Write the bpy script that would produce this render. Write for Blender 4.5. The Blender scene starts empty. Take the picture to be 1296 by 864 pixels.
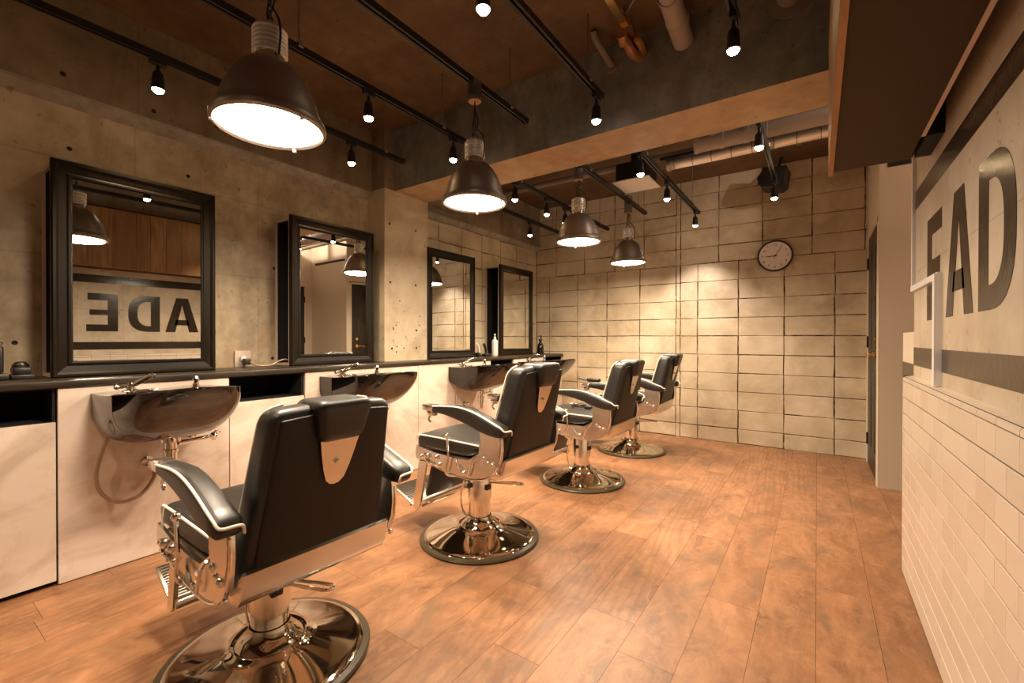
import bpy, bmesh, math, random
from mathutils import Vector, Matrix
random.seed(7)
PI = math.pi
sc = bpy.context.scene
COL = sc.collection

# ------------------------------------------------------------------ mesh helpers
class MB:
    """collects shapes, then links them as one mesh object"""
    def __init__(s): s.v = []; s.f = []; s.mi = []; s.cur = 0
    def add(s, vs, fs, M=None):
        o = len(s.v)
        s.v += [tuple(M @ Vector(p)) if M else tuple(p) for p in vs]
        s.f += [tuple(i + o for i in f) for f in fs]; s.mi += [s.cur] * len(fs)
    def box(s, a, b, M=None):
        x0, y0, z0 = a; x1, y1, z1 = b
        s.add([(x0,y0,z0),(x1,y0,z0),(x1,y1,z0),(x0,y1,z0),(x0,y0,z1),(x1,y0,z1),(x1,y1,z1),(x0,y1,z1)],
              [(3,2,1,0),(4,5,6,7),(0,1,5,4),(1,2,6,5),(2,3,7,6),(3,0,4,7)], M)
    def rbox(s, a, b, r=.01, seg=3, M=None, fn=None):
        bm = bmesh.new(); bmesh.ops.create_cube(bm, size=1)
        c = [(a[i]+b[i])/2 for i in range(3)]; d = [abs(b[i]-a[i]) for i in range(3)]
        for v in bm.verts: v.co = Vector([v.co[i]*d[i]+c[i] for i in range(3)])
        r = min(r, min(d)*.49)
        bmesh.ops.bevel(bm, geom=bm.edges[:], offset=r, segments=seg, profile=.5, affect='EDGES')
        if fn:
            bmesh.ops.subdivide_edges(bm, edges=[e for e in bm.edges if e.calc_length() > max(d)*.35], cuts=6, use_grid_fill=True)
            for v in bm.verts: v.co = Vector(fn(v.co))
        s.frombm(bm, M)
    def frombm(s, bm, M=None):
        bm.verts.index_update(); bmesh.ops.recalc_face_normals(bm, faces=bm.faces[:])
        s.add([v.co[:] for v in bm.verts], [tuple(v.index for v in f.verts) for f in bm.faces], M); bm.free()
    def prism(s, pts, h0, h1, axis='y', M=None):
        """polygon pts (a,b) extruded along axis. axis y: (x,z); x: (y,z); z: (x,y)"""
        def P(p, h):
            return {'y': (p[0], h, p[1]), 'x': (h, p[0], p[1]), 'z': (p[0], p[1], h)}[axis]
        n = len(pts); bm = bmesh.new()
        A = [bm.verts.new(P(p, h0)) for p in pts]; B = [bm.verts.new(P(p, h1)) for p in pts]
        bm.faces.new(A); bm.faces.new(B[::-1])
        for i in range(n): bm.faces.new((A[i], B[i], B[(i+1)%n], A[(i+1)%n]))
        bmesh.ops.triangulate(bm, faces=[f for f in bm.faces if len(f.verts) > 4])
        s.frombm(bm, M)
    def lathe(s, prof, seg=48, M=None, cap=True):
        """prof list of (r,z), axis z"""
        vs = []; fs = []
        for r, z in prof:
            for k in range(seg):
                a = 2*PI*k/seg; vs.append((r*math.cos(a), r*math.sin(a), z))
        for i in range(len(prof)-1):
            for k in range(seg):
                k2 = (k+1)%seg; fs.append((i*seg+k, i*seg+k2, (i+1)*seg+k2, (i+1)*seg+k))
        if cap:
            fs.append(tuple(range(seg))[::-1]); fs.append(tuple((len(prof)-1)*seg+k for k in range(seg)))
        s.add(vs, fs, M)
    def cyl(s, p, q, r, seg=16, r2=None):
        p = Vector(p); q = Vector(q); d = q-p
        M = Matrix.Translation(p) @ d.to_track_quat('Z', 'Y').to_matrix().to_4x4()
        s.lathe([(r, 0), (r if r2 is None else r2, d.length)], seg, M)
    def tube(s, pts, r, seg=8, smooth=0, closed=False, sx=1.0):
        P = [Vector(p) for p in pts]
        for _ in range(smooth):
            Q = [] if closed else [P[0]]
            n = len(P)
            for i in range(n if closed else n-1):
                a, b = P[i], P[(i+1)%n]; Q += [a*.75+b*.25, a*.25+b*.75]
            if not closed: Q.append(P[-1])
            P = Q
        n = len(P); vs = []; fs = []; up = None
        for i in range(n):
            if closed: t = P[(i+1)%n]-P[i-1]
            else: t = P[min(i+1, n-1)]-P[max(i-1, 0)]
            if t.length < 1e-9: t = Vector((0,0,1))
            t.normalize()
            if up is None: up = Vector((0,0,1)) if abs(t.z) < .9 else Vector((1,0,0))
            a = up - t*up.dot(t)
            if a.length < 1e-6: a = t.orthogonal()
            a.normalize(); up = a; b = t.cross(a)
            for k in range(seg):
                w = 2*PI*k/seg; vs.append(P[i]+a*(r*math.cos(w))+b*(r*sx*math.sin(w)))
        m = n if closed else n-1
        for i in range(m):
            j = (i+1)%n
            for k in range(seg):
                k2 = (k+1)%seg; fs.append((i*seg+k, i*seg+k2, j*seg+k2, j*seg+k))
        if not closed:
            fs.append(tuple(range(seg))[::-1]); fs.append(tuple((n-1)*seg+k for k in range(seg)))
        s.add(vs, fs)
    def sphere(s, c, r, seg=16, sz=1.0):
        n = seg//2
        prof = [(max(1e-4, r*math.sin(PI*i/n)), -r*sz*math.cos(PI*i/n)) for i in range(n+1)]
        s.lathe(prof, seg, Matrix.Translation(c))
    def build(s, name, mat, parent=None, smooth=35):
        me = bpy.data.meshes.new(name); me.from_pydata(s.v, [], s.f)
        mats = mat if isinstance(mat, (list, tuple)) else [mat]
        for m in mats: me.materials.append(m)
        if len(mats) > 1: me.polygons.foreach_set('material_index', s.mi)
        me.update()
        if smooth:
            me.polygons.foreach_set('use_smooth', [True]*len(me.polygons))
            me.set_sharp_from_angle(angle=math.radians(smooth))
        o = bpy.data.objects.new(name, me); COL.objects.link(o)
        if parent: o.parent = parent
        return o

def tag(o, label=None, cat=None, group=None, kind=None):
    for k, v in (('label', label), ('category', cat), ('group', group), ('kind', kind)):
        if v: o[k] = v
    return o
def empty(name, loc, rz=0):
    o = bpy.data.objects.new(name, None); COL.objects.link(o)
    o.empty_display_size = .1; o.location = loc; o.rotation_euler = (0, 0, rz); return o
def copy_tree(o, parent=None):
    c = o.copy(); COL.objects.link(c); c.parent = parent
    for ch in list(o.children): copy_tree(ch, c)
    return c
def struct(mb, name, mat, smooth=0):
    o = mb.build(name, mat, None, smooth); o['kind'] = 'structure'; return o

# ------------------------------------------------------------------ materials
def new_mat(name):
    m = bpy.data.materials.new(name); m.use_nodes = True
    return m, m.node_tree, m.node_tree.nodes['Principled BSDF']
def simple(name, col, rough=.5, metal=0, coat=0, spec=.5):
    m, nt, b = new_mat(name)
    b.inputs['Base Color'].default_value = (*col, 1); b.inputs['Roughness'].default_value = rough
    b.inputs['Metallic'].default_value = metal; b.inputs['Coat Weight'].default_value = coat
    b.inputs['Specular IOR Level'].default_value = spec
    return m
def emit(name, col, st):
    m, nt, b = new_mat(name)
    b.inputs['Base Color'].default_value = (.8, .8, .8, 1)
    b.inputs['Emission Color'].default_value = (*col, 1); b.inputs['Emission Strength'].default_value = st
    return m
class G:
    """tiny node graph helper"""
    def __init__(s, nt): s.nt = nt; s.n = nt.nodes; s.l = nt.links
    def node(s, t, **kw):
        n = s.n.new(t)
        for k, v in kw.items(): setattr(n, k, v)
        return n
    def link(s, a, b): s.l.new(a, b)
    def setin(s, sock, v):
        if hasattr(v, 'is_output') or isinstance(v, bpy.types.NodeSocket): s.l.new(v, sock)
        else: sock.default_value = v
    def pos(s): return s.node('ShaderNodeTexCoord').outputs['Object']
    def mapping(s, vec, scale=(1,1,1), loc=(0,0,0)):
        n = s.node('ShaderNodeMapping'); s.link(vec, n.inputs[0]); n.inputs['Scale'].default_value = scale; n.inputs['Location'].default_value = loc
        return n.outputs[0]
    def noise(s, vec, scale, detail=5, rough=.6, dist=0):
        n = s.node('ShaderNodeTexNoise'); s.link(vec, n.inputs['Vector']); n.inputs['Scale'].default_value = scale
        n.inputs['Detail'].default_value = detail; n.inputs['Roughness'].default_value = rough; n.inputs['Distortion'].default_value = dist
        return n.outputs['Fac']
    def ramp(s, fac, stops):
        n = s.node('ShaderNodeValToRGB'); s.link(fac, n.inputs[0]); e = n.color_ramp.elements
        while len(e) < len(stops): e.new(.5)
        for el, (p, c) in zip(e, stops): el.position = p; el.color = (*c, 1) if len(c) == 3 else c
        return n.outputs[0]
    def mix(s, fac, a, b, mode='MIX'):
        n = s.node('ShaderNodeMix', data_type='RGBA', blend_type=mode)
        s.setin(n.inputs[0], fac); s.setin(n.inputs[6], a); s.setin(n.inputs[7], b); return n.outputs[2]
    def math(s, op, a, b=0.0, c=0.0):
        n = s.node('ShaderNodeMath', operation=op); s.setin(n.inputs[0], a); s.setin(n.inputs[1], b); s.setin(n.inputs[2], c); return n.outputs[0]
    def sep(s, vec):
        n = s.node('ShaderNodeSeparateXYZ'); s.link(vec, n.inputs[0]); return n.outputs
    def comb(s, x, y, z):
        n = s.node('ShaderNodeCombineXYZ'); s.setin(n.inputs[0], x); s.setin(n.inputs[1], y); s.setin(n.inputs[2], z); return n.outputs[0]
    def bump(s, h, st, dist=.01):
        n = s.node('ShaderNodeBump'); n.inputs['Strength'].default_value = st; n.inputs['Distance'].default_value = dist
        s.link(h, n.inputs['Height']); return n.outputs[0]
    def island(s): return s.node('ShaderNodeNewGeometry').outputs['Random Per Island']

def C(r, g, b): return (r, g, b, 1)

def concrete(name, dark, mid, light, scale=1.0, rough=.75, stains=None, seams=(), bump=.25):
    """seams: list of (axis, value) thin darker form lines"""
    m, nt, b = new_mat(name); g = G(nt); p = g.pos()
    n1 = g.noise(p, 1.3*scale, 8, .62, .4); n2 = g.noise(p, 9*scale, 6, .65); n3 = g.noise(p, 60, 3, .6)
    f = g.math('ADD', g.math('MULTIPLY', n1, .65), g.math('MULTIPLY', n2, .35))
    col = g.ramp(f, [(.36, dark), (.5, mid), (.64, light)])
    sp = g.math('GREATER_THAN', g.noise(p, 26, 2, .5), .705)
    col = g.mix(g.math('MULTIPLY', sp, .45), col, C(dark[0]*.35, dark[1]*.3, dark[2]*.25))
    if stains:
        w = g.noise(g.mapping(p, (3.5, 3.5, .6)), 1.6, 6, .6, .6)
        col = g.mix(g.math('MULTIPLY', g.ramp(w, [(.5, (0,0,0)), (.68, (1,1,1))]), .6), col, (*stains, 1))
    xyz = g.sep(p)
    for ax, val in seams:
        d = g.math('ABSOLUTE', g.math('SUBTRACT', g.math('ADD', xyz['XYZ'.index(ax)], g.math('MULTIPLY', n2, .006)), val+.003))
        col = g.mix(g.math('MULTIPLY', g.math('LESS_THAN', d, .0018), .38), col, C(dark[0]*.3, dark[1]*.28, dark[2]*.25))
    g.link(col, b.inputs['Base Color'])
    r = g.ramp(n1, [(.3, (rough-.15,)*3), (.7, (rough+.1,)*3)]); g.link(r, b.inputs['Roughness'])
    h = g.math('ADD', g.math('MULTIPLY', n2, .6), g.math('MULTIPLY', n3, .25))
    g.link(g.bump(h, bump, .01), b.inputs['Normal'])
    return m

M = {}
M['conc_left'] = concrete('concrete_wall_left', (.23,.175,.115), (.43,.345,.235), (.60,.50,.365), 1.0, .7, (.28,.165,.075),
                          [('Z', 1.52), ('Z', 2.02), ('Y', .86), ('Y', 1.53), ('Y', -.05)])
M['conc_beam'] = concrete('concrete_beam_dark', (.095,.092,.085), (.17,.165,.15), (.28,.265,.235), 1.2, .7, (.10,.075,.04), [])
M['conc_under'] = concrete('concrete_beam_bounce_lit', (.30,.20,.115), (.42,.29,.17), (.50,.36,.22), 1.0, .75, (.38,.17,.07), [('X', -1.41)])  # beam concrete lightened and warmed: floor bounce put into the colour
M['conc_ceil'] = concrete('concrete_ceiling', (.07,.04,.018), (.135,.08,.037), (.20,.125,.06), .8, .75, (.12,.05,.02), [])
M['conc_column'] = concrete('concrete_column', (.34,.27,.18), (.47,.385,.27), (.56,.47,.34), 1.0, .7, None, [('Z', 2.36)])
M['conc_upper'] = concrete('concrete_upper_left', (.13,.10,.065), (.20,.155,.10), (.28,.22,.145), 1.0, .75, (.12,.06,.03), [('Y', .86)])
M['conc_right'] = concrete('concrete_wall_right', (.36,.295,.215), (.49,.415,.32), (.58,.505,.40), 1.0, .55, (.33,.25,.16),
                           [('Z', 1.41), ('Y', 1.43), ('Y', 2.3)], .2)
M['fillet'] = concrete('mortar_fillet', (.20,.175,.145), (.31,.275,.235), (.42,.38,.33), 2, .8)

def block_mat():
    m, nt, b = new_mat('concrete_block'); g = G(nt); p = g.pos(); r = g.island()
    n1 = g.noise(p, 2.2, 7, .6, .3); n2 = g.noise(p, 45, 4, .7)
    off = g.comb(g.math('MULTIPLY', r, 37), 0, 0)
    add = g.node('ShaderNodeVectorMath', operation='ADD'); g.link(p, add.inputs[0]); g.link(off, add.inputs[1])
    n3 = g.noise(add.outputs[0], 5, 5, .6)
    col = g.ramp(n1, [(.32, (.34,.265,.17)), (.5, (.49,.40,.28)), (.66, (.62,.52,.385))])
    col = g.mix(g.math('MULTIPLY', r, .35), col, C(.46,.36,.23))
    col = g.mix(g.math('MULTIPLY', g.ramp(n3, [(.56, (0,0,0)), (.72, (1,1,1))]), .4), col, C(.72,.63,.5))
    g.link(col, b.inputs['Base Color']); b.inputs['Roughness'].default_value = .85
    h = g.math('ADD', g.math('MULTIPLY', n2, .4), n3)
    g.link(g.bump(h, .35, .008), b.inputs['Normal']); return m
M['block'] = block_mat()
def mortar_mat():
    m, nt, b = new_mat('block_mortar'); g = G(nt); p = g.pos()
    n = g.noise(p, 7, 6, .7)
    g.link(g.ramp(n, [(.42, (.035,.02,.01)), (.54, (.22,.16,.10)), (.64, (.5,.41,.29))]), b.inputs['Base Color'])
    b.inputs['Roughness'].default_value = .95; return m
M['mortar'] = mortar_mat()

def floor_mat():
    m, nt, b = new_mat('oak_plank_floor'); g = G(nt); p = g.pos(); r = g.island()
    off = g.comb(g.math('MULTIPLY', r, 13), g.math('MULTIPLY', r, 29), 0)
    add = g.node('ShaderNodeVectorMath', operation='ADD'); g.link(p, add.inputs[0]); g.link(off, add.inputs[1]); q = add.outputs[0]
    big = g.noise(g.mapping(q, (1.9, .95, 1)), 2.6, 7, .66, 1.1)
    grain = g.noise(g.mapping(q, (30, 1.5, 1)), 3.0, 8, .78, 2.4)
    mot = g.noise(g.mapping(q, (3.2, 2.0, 1)), 3.5, 8, .72, 2.0)
    wv = g.node('ShaderNodeTexWave', wave_type='RINGS', rings_direction='Z'); g.link(g.mapping(q, (6, .8, 1)), wv.inputs[0])
    wv.inputs['Scale'].default_value = 1.6; wv.inputs['Distortion'].default_value = 7; wv.inputs['Detail'].default_value = 3
    wv.inputs['Detail Scale'].default_value = 1.3
    col = g.ramp(big, [(.30, (.135,.064,.029)), (.43, (.21,.10,.047)), (.55, (.28,.136,.064)), (.70, (.36,.187,.095))])
    col = g.mix(g.math('MULTIPLY', r, .42), col, C(.20,.088,.038))
    col = g.mix(g.math('MULTIPLY', g.ramp(mot, [(.47, (0,0,0)), (.62, (1,1,1))]), .45), col, C(.345,.18,.09))
    blo = g.noise(g.mapping(q, (2.2, 1.2, 1)), 2.4, 6, .62, .5)
    col = g.mix(g.math('MULTIPLY', g.ramp(blo, [(.52, (0,0,0)), (.66, (1,1,1))]), .62), col, C(.145,.088,.052))
    col = g.mix(g.math('MULTIPLY', g.ramp(grain, [(.52, (0,0,0)), (.75, (1,1,1))]), .26), col, C(.14,.06,.026))
    pick = g.math('GREATER_THAN', g.math('FRACT', g.math('MULTIPLY', r, 7.3)), .72)
    wm = g.math('MULTIPLY', g.ramp(wv.outputs[0], [(.50, (0,0,0)), (.9, (1,1,1))]), .34)
    col = g.mix(g.math('MULTIPLY', wm, pick), col, C(.15,.066,.028))
    g.link(col, b.inputs['Base Color'])
    g.link(g.ramp(grain, [(.3, (.34,)*3), (.8, (.52,)*3)]), b.inputs['Roughness'])
    g.link(g.bump(g.math('ADD', grain, g.math('MULTIPLY', g.noise(p, 90, 3), .5)), .18, .003), b.inputs['Normal'])
    b.inputs['Specular IOR Level'].default_value = .45
    return m
M['floor'] = floor_mat()
def wood_mat(name, c0, c1, c2, horiz=False, rough=.55):
    m, nt, b = new_mat(name); g = G(nt); p = g.pos(); r = g.island()
    off = g.comb(g.math('MULTIPLY', r, 17), g.math('MULTIPLY', r, 5), g.math('MULTIPLY', r, 9))
    add = g.node('ShaderNodeVectorMath', operation='ADD'); g.link(p, add.inputs[0]); g.link(off, add.inputs[1]); q = add.outputs[0]
    n = g.noise(g.mapping(q, (14, 14, 1.2) if not horiz else (14, 1.2, 14)), 2.0, 6, .65, 1.0)
    col = g.ramp(n, [(.35, c0), (.52, c1), (.68, c2)])
    col = g.mix(g.math('MULTIPLY', r, .7), col, C(*c0))
    g.link(col, b.inputs['Base Color']); b.inputs['Roughness'].default_value = rough
    g.link(g.bump(n, .2, .003), b.inputs['Normal']); return m
M['fascia'] = wood_mat('aged_fascia_planks', (.17,.085,.03), (.30,.165,.065), (.42,.25,.11))
M['ply'] = wood_mat('plywood_edge', (.30,.14,.05), (.42,.21,.08), (.5,.28,.12), True)
M['frame_wood'] = wood_mat('dark_stained_frame', (.006,.004,.0022), (.012,.008,.0045), (.022,.015,.008), False, .42); M['frame_wood'].node_tree.nodes['Principled BSDF'].inputs['Specular IOR Level'].default_value = .16
M['shelf_wood'] = wood_mat('dark_shelf_wood', (.012,.009,.006), (.028,.02,.013), (.05,.036,.023), True, .35)
def marble_mat():
    m, nt, b = new_mat('cream_marble_laminate'); g = G(nt); p = g.pos()
    n = g.noise(g.mapping(p, (1, 1, 1.6)), 1.7, 7, .6, 2.2)
    col = g.ramp(n, [(.38, (.57,.465,.395)), (.5, (.67,.565,.49)), (.6, (.72,.62,.55))])
    v = g.noise(p, 2.4, 6, .7, 3.5)
    col = g.mix(g.math('MULTIPLY', g.ramp(v, [(.60, (0,0,0)), (.66, (1,1,1)), (.72, (0,0,0))]), .22), col, C(.55,.40,.30))
    g.link(col, b.inputs['Base Color']); b.inputs['Roughness'].default_value = .28; b.inputs['Specular IOR Level'].default_value = .5
    return m
M['marble'] = marble_mat()
def leather_mat(name, col, rough=.40, spec=.62):
    m, nt, b = new_mat(name); g = G(nt); p = g.pos()
    n = g.noise(p, 220, 3, .6); g.link(g.bump(n, .12, .001), b.inputs['Normal'])
    b.inputs['Base Color'].default_value = (*col, 1); b.inputs['Roughness'].default_value = rough; b.inputs['Specular IOR Level'].default_value = spec
    return m
M['leather'] = leather_mat('black_vinyl', (.011,.009,.007))
M['leather_back'] = leather_mat('black_vinyl_back_panel', (.012,.008,.005), .45, .35)
M['piping'] = simple('cream_piping', (.78,.72,.6), .4)
M['chrome'] = simple('chrome', (.86,.82,.77), .09, 1)
M['chrome_satin'] = simple('polished_aluminium', (.80,.75,.69), .22, 1)
M['base_chrome'] = simple('chrome_dark_reflection', (.50,.45,.37), .06, 1)  # bright chrome lowered in tone: reflections of the black chair put into the colour
M['rubber'] = simple('rubber_rim', (.05,.038,.02), .35)
M['black'] = simple('black_plastic', (.012,.011,.010), .4)
M['black_gloss'] = simple('black_glazed_ceramic', (.006,.004,.003), .05, 0, .42)
M['track'] = simple('black_powder_coat', (.012,.010,.009), .45)
M['void'] = simple('black_lining', (.006,.005,.005), .8)
M['mirror'] = simple('mirror_silver', (.80,.81,.78), .0, 1)
M['edge'] = simple('pale_board_edge', (.60,.47,.40), .5)
M['bronze'] = simple('dark_pewter_shade', (.26,.21,.175), .42, .75)
M['alu'] = simple('cast_aluminium', (.62,.58,.54), .42, .8)
M['inner'] = simple('white_enamel', (.85,.83,.78), .4)
M['grey_cap'] = simple('grey_canopy', (.10,.09,.085), .5)
M['cream'] = simple('cream_painted_wall', (.62,.54,.44), .6)
M['gloss_beige'] = simple('satin_beige_panel', (.56,.47,.37), .3)
M['door'] = simple('dark_door', (.022,.015,.010), .4)
M['paint'] = simple('brown_black_paint', (.024,.017,.011), .17)
g_ = G(M['paint'].node_tree); M['paint'].node_tree.links.new(g_.bump(g_.noise(g_.pos(), 38, 4, .6), .25, .004), M['paint'].node_tree.nodes['Principled BSDF'].inputs['Normal'])
M['brass'] = simple('brass', (.75,.5,.2), .2, 1)
M['white'] = simple('white_plastic', (.8,.77,.74), .4)
M['whitegrey'] = simple('white_raceway', (.72,.72,.76), .4)
M['pvc'] = simple('grey_pipe', (.2,.165,.13), .6)
M['wrap'] = simple('insulation_wrap', (.38,.31,.26), .75)
M['rod'] = simple('zinc_rod', (.35,.3,.25), .4, .8)
M['duct'] = simple('spiral_duct', (.85,.8,.75), .35, .75)
M['copper'] = simple('copper_wrap', (.45,.22,.1), .4, .5)
M['hose'] = simple('grey_hose', (.33,.25,.18), .3, .3)
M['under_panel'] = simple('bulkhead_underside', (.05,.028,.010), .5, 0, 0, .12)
def tile_mat():
    m, nt, b = new_mat('cream_subway_tile'); g = G(nt); r = g.island()
    g.link(g.mix(r, C(.62,.525,.44), C(.69,.595,.505)), b.inputs['Base Color'])
    b.inputs['Roughness'].default_value = .22; return m
M['tile'] = tile_mat()
M['grout'] = simple('dark_grout', (.03,.02,.012), .9)
M['lamp_glass'] = emit('pendant_diffuser', (1, .83, .62), 15)
M['spot_warm'] = emit('spot_bulb_warm', (1, .70, .36), 55)
M['spot_white'] = emit('spot_bulb_white', (1, .84, .68), 50)
M['clock_face'] = simple('clock_face', (.72,.62,.56), .3)

# ------------------------------------------------------------------ room dimensions (m); camera stands at x=y=0
XL, XR, YB, YN, ZC = -3.185, .37, 5.22, -2.4, 2.87
XU = -3.13

# floor planks
mb = MB(); w = .192; y0, y1 = YN, YB
x = -17*w; i = 0
random.seed(3)
while x < 1.9:
    y = y0 - random.random()*1.1
    while y < y1:
        L = 1.15
        a, b2 = max(y, y0), min(y+L, y1)
        if b2 > a+.01:
            mb.add([(x+.0006,a+.0006,0),(x+w-.0006,a+.0006,0),(x+w-.0006,b2-.0006,0),(x+.0006,b2-.0006,0)], [(0,1,2,3)])
        y += L
    x += w
struct(mb, 'floor', M['floor'])
mb = MB(); mb.box((-3.4, YN, -.05), (2.0, YB+.1, -.0015)); struct(mb, 'floor_slab', M['grout'])

# ceiling
mb = MB(); mb.box((-3.4, YN, ZC), (2.0, YB+.1, ZC+.1)); struct(mb, 'ceiling', M['conc_ceil'])

# wall left near part (concrete) with form tie holes
mb = MB(); mb.box((XL-.1, YN, 0), (XL, 2.44, ZC))
mb.cur = 1
for (yy, zz) in [(.593,2.08),(1.117,2.097),(1.628,.963),(1.64,1.6),(2.188,1.99),(.22,1.55),(1.12,1.45),(.40,1.08),(-.4,2.08),(-.4,1.5)]:
    mb.cyl((XL-.002, yy, zz), (XL+.0008, yy, zz), .011, 14)
wl = mb.build('wall_left', [M['conc_left'], M['void']], None, 0); wl['kind'] = 'structure'
# beam running along the top of the left wall
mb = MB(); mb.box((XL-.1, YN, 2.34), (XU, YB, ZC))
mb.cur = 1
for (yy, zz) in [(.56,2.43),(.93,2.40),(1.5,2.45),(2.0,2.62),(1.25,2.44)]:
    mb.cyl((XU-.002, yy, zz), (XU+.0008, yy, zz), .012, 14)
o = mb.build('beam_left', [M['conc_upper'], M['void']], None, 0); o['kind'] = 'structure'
mb = MB(); mb.prism([(XL-.01, 2.29), (XL+.004, 2.292), (XL+.03, 2.315), (XU+.004, 2.335), (XU+.004, 2.35), (XL-.01, 2.35)], YN, 2.44, 'y')
struct(mb, 'trim_1', M['fillet'], 20)
# column
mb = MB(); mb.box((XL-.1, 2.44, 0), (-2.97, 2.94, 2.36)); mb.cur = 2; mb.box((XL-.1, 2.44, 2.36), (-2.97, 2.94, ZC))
mb.cur = 1
for (yy, zz) in [(2.493,2.07),(2.501,1.579),(2.787,2.07),(2.787,1.581),(2.797,1.177),(2.518,1.02),(2.797,1.02)]:
    mb.cyl((-2.972, yy, zz), (-2.9692, yy, zz), .010, 14)
random.seed(11)
for k in range(34):
    yy = 2.50+random.random()*.34; zz = .98+abs(random.gauss(0, .17)); r_ = .002+random.random()*.005
    mb.cyl((-2.972, yy, zz), (-2.9693, yy, zz), r_, 8)
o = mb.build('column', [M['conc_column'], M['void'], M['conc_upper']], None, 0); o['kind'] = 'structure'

# block walls
def blocks(mb, put, cols, rows, gap=.0045):
    for i in range(len(rows)-1):
        for j in range(len(cols)-1):
            a, b_ = cols[j]+gap, cols[j+1]-gap; z0, z1 = rows[i]+gap*.75, rows[i+1]-gap*.75
            if b_-a < .01: continue
            jx = [random.uniform(-.004, .004) for _ in range(8)]
            d = random.uniform(0, .0025); c = .003
            q = [(a+jx[0], z0+jx[1]), (b_+jx[2], z0+jx[3]), (b_+jx[4], z1+jx[5]), (a+jx[6], z1+jx[7])]
            qi = [(q[0][0]+c, q[0][1]+c), (q[1][0]-c, q[1][1]+c), (q[2][0]-c, q[2][1]-c), (q[3][0]+c, q[3][1]-c)]
            vs = [put(s, z, .012) for s, z in q] + [put(s, z, .003-d) for s, z in q] + [put(s, z, -d) for s, z in qi]
            fs = [(8,9,10,11)] + [(k, (k+1)%4, 4+(k+1)%4, 4+k) for k in range(4)] + [(4+k, 4+(k+1)%4, 8+(k+1)%4, 8+k) for k in range(4)]
            mb.add(vs, fs)
random.seed(5)
rows_lo = [0, .15, .347, .546, .741, .938, 1.139, 1.332, 1.531, 1.737, 1.935]
rows_hi = [1.935, 2.118, 2.319, 2.511, 2.695, 2.87]
mb = MB()
put = lambda s, z, d: (s, YB+d, z)
lo = [-3.185, -2.981, -2.563, -2.16, -1.745, -1.326, -1.279, -1.093, -.688, -.274, .138, .56]
hi = [-3.185, -2.88, -2.464, -2.06, -1.697, -1.326, -1.279, -.881, -.468, -.046, .36]
hi += [.56]
blocks(mb, put, lo, rows_lo); blocks(mb, put, hi, rows_hi)
mb.cur = 1; mb.box((-3.3, YB+.011, 0), (2.0, YB+.12, ZC))
o = mb.build('wall_back', [M['block'], M['mortar']], None, 0); o['kind'] = 'structure'
mb = MB()
put2 = lambda s, z, d: (XL-d, s, z)
rows_l = [2.10-.198*k for k in range(11, -1, -1)] + [2.298, 2.345]
rows_l = [max(0, r) for r in rows_l]
cl = [2.94, 3.304, 3.658, 4.016, 4.373, 4.723, 4.978, 5.22]
blocks(mb, put2, cl, rows_l)
mb.cur = 1; mb.box((XL-.12, 2.9, 0), (XL-.011, YB+.1, 2.4))
o = mb.build('wall_left_far', [M['block'], M['mortar']], None, 0); o['kind'] = 'structure'
mb = MB(); mb.prism([(XL-.01, 2.30), (XL+.004, 2.302), (XU+.004, 2.335), (XU+.004, 2.35), (XL-.01, 2.35)], 2.94, YB, 'y')
struct(mb, 'trim_2', M['fillet'], 20)

# cross beam
mb = MB(); mb.box((-2.97, 2.55, 2.36), (2.0, 2.94, ZC))
for i_, f_ in enumerate(mb.f): mb.mi[i_] = 1 if i_ == 0 else 0
o = mb.build('beam_cross', [M['conc_beam'], M['conc_under']], None, 0); o['kind'] = 'structure'

# right wall (concrete), stub, hallway
mb = MB(); mb.box((XR, YN, 0), (XR+.12, 2.755, ZC)); struct(mb, 'wall_right', M['conc_right'])
mb = MB(); mb.box((XR+.006, 2.755, 0), (XR+.11, 3.12, 1.137)); mb.cur = 1; mb.box((XR+.0045, 2.756, .90), (XR+.03, 3.121, .985))
o = mb.build('wall_stub', [M['cream'], M['paint']], None, 0); o['kind'] = 'structure'
mb = MB(); mb.box((.376, 4.25, 0), (1.42, 4.33, ZC)); struct(mb, 'wall_hall', M['gloss_beige'])
mb = MB(); mb.box((.42, 4.244, 2.365), (1.3, 4.252, 2.40)); struct(mb, 'dark_gap_strip', M['void'])  # black strip standing in for the shaded gap atop the hall wall
mb = MB(); mb.box((XR+.005, 4.33, 2.04), (XR+.1, YB+.02, ZC)); mb.box((XR+.003, 4.2512, 0), (XR+.005, 4.33, ZC)); mb.box((XR+.005, 5.10, 0), (XR+.1, YB+.02, 2.04))
struct(mb, 'wall_right_far', M['cream'])
mb = MB(); mb.box((1.42, 2.75, 0), (1.5, 4.33, ZC)); mb.box((XR+.12, 2.68, 0), (1.5, 2.755, ZC)); struct(mb, 'wall_hall_end', M['cream'])
mb = MB(); mb.box((-3.3, YN-.1, 0), (2.0, YN, ZC)); struct(mb, 'wall_front', M['cream'])

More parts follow.
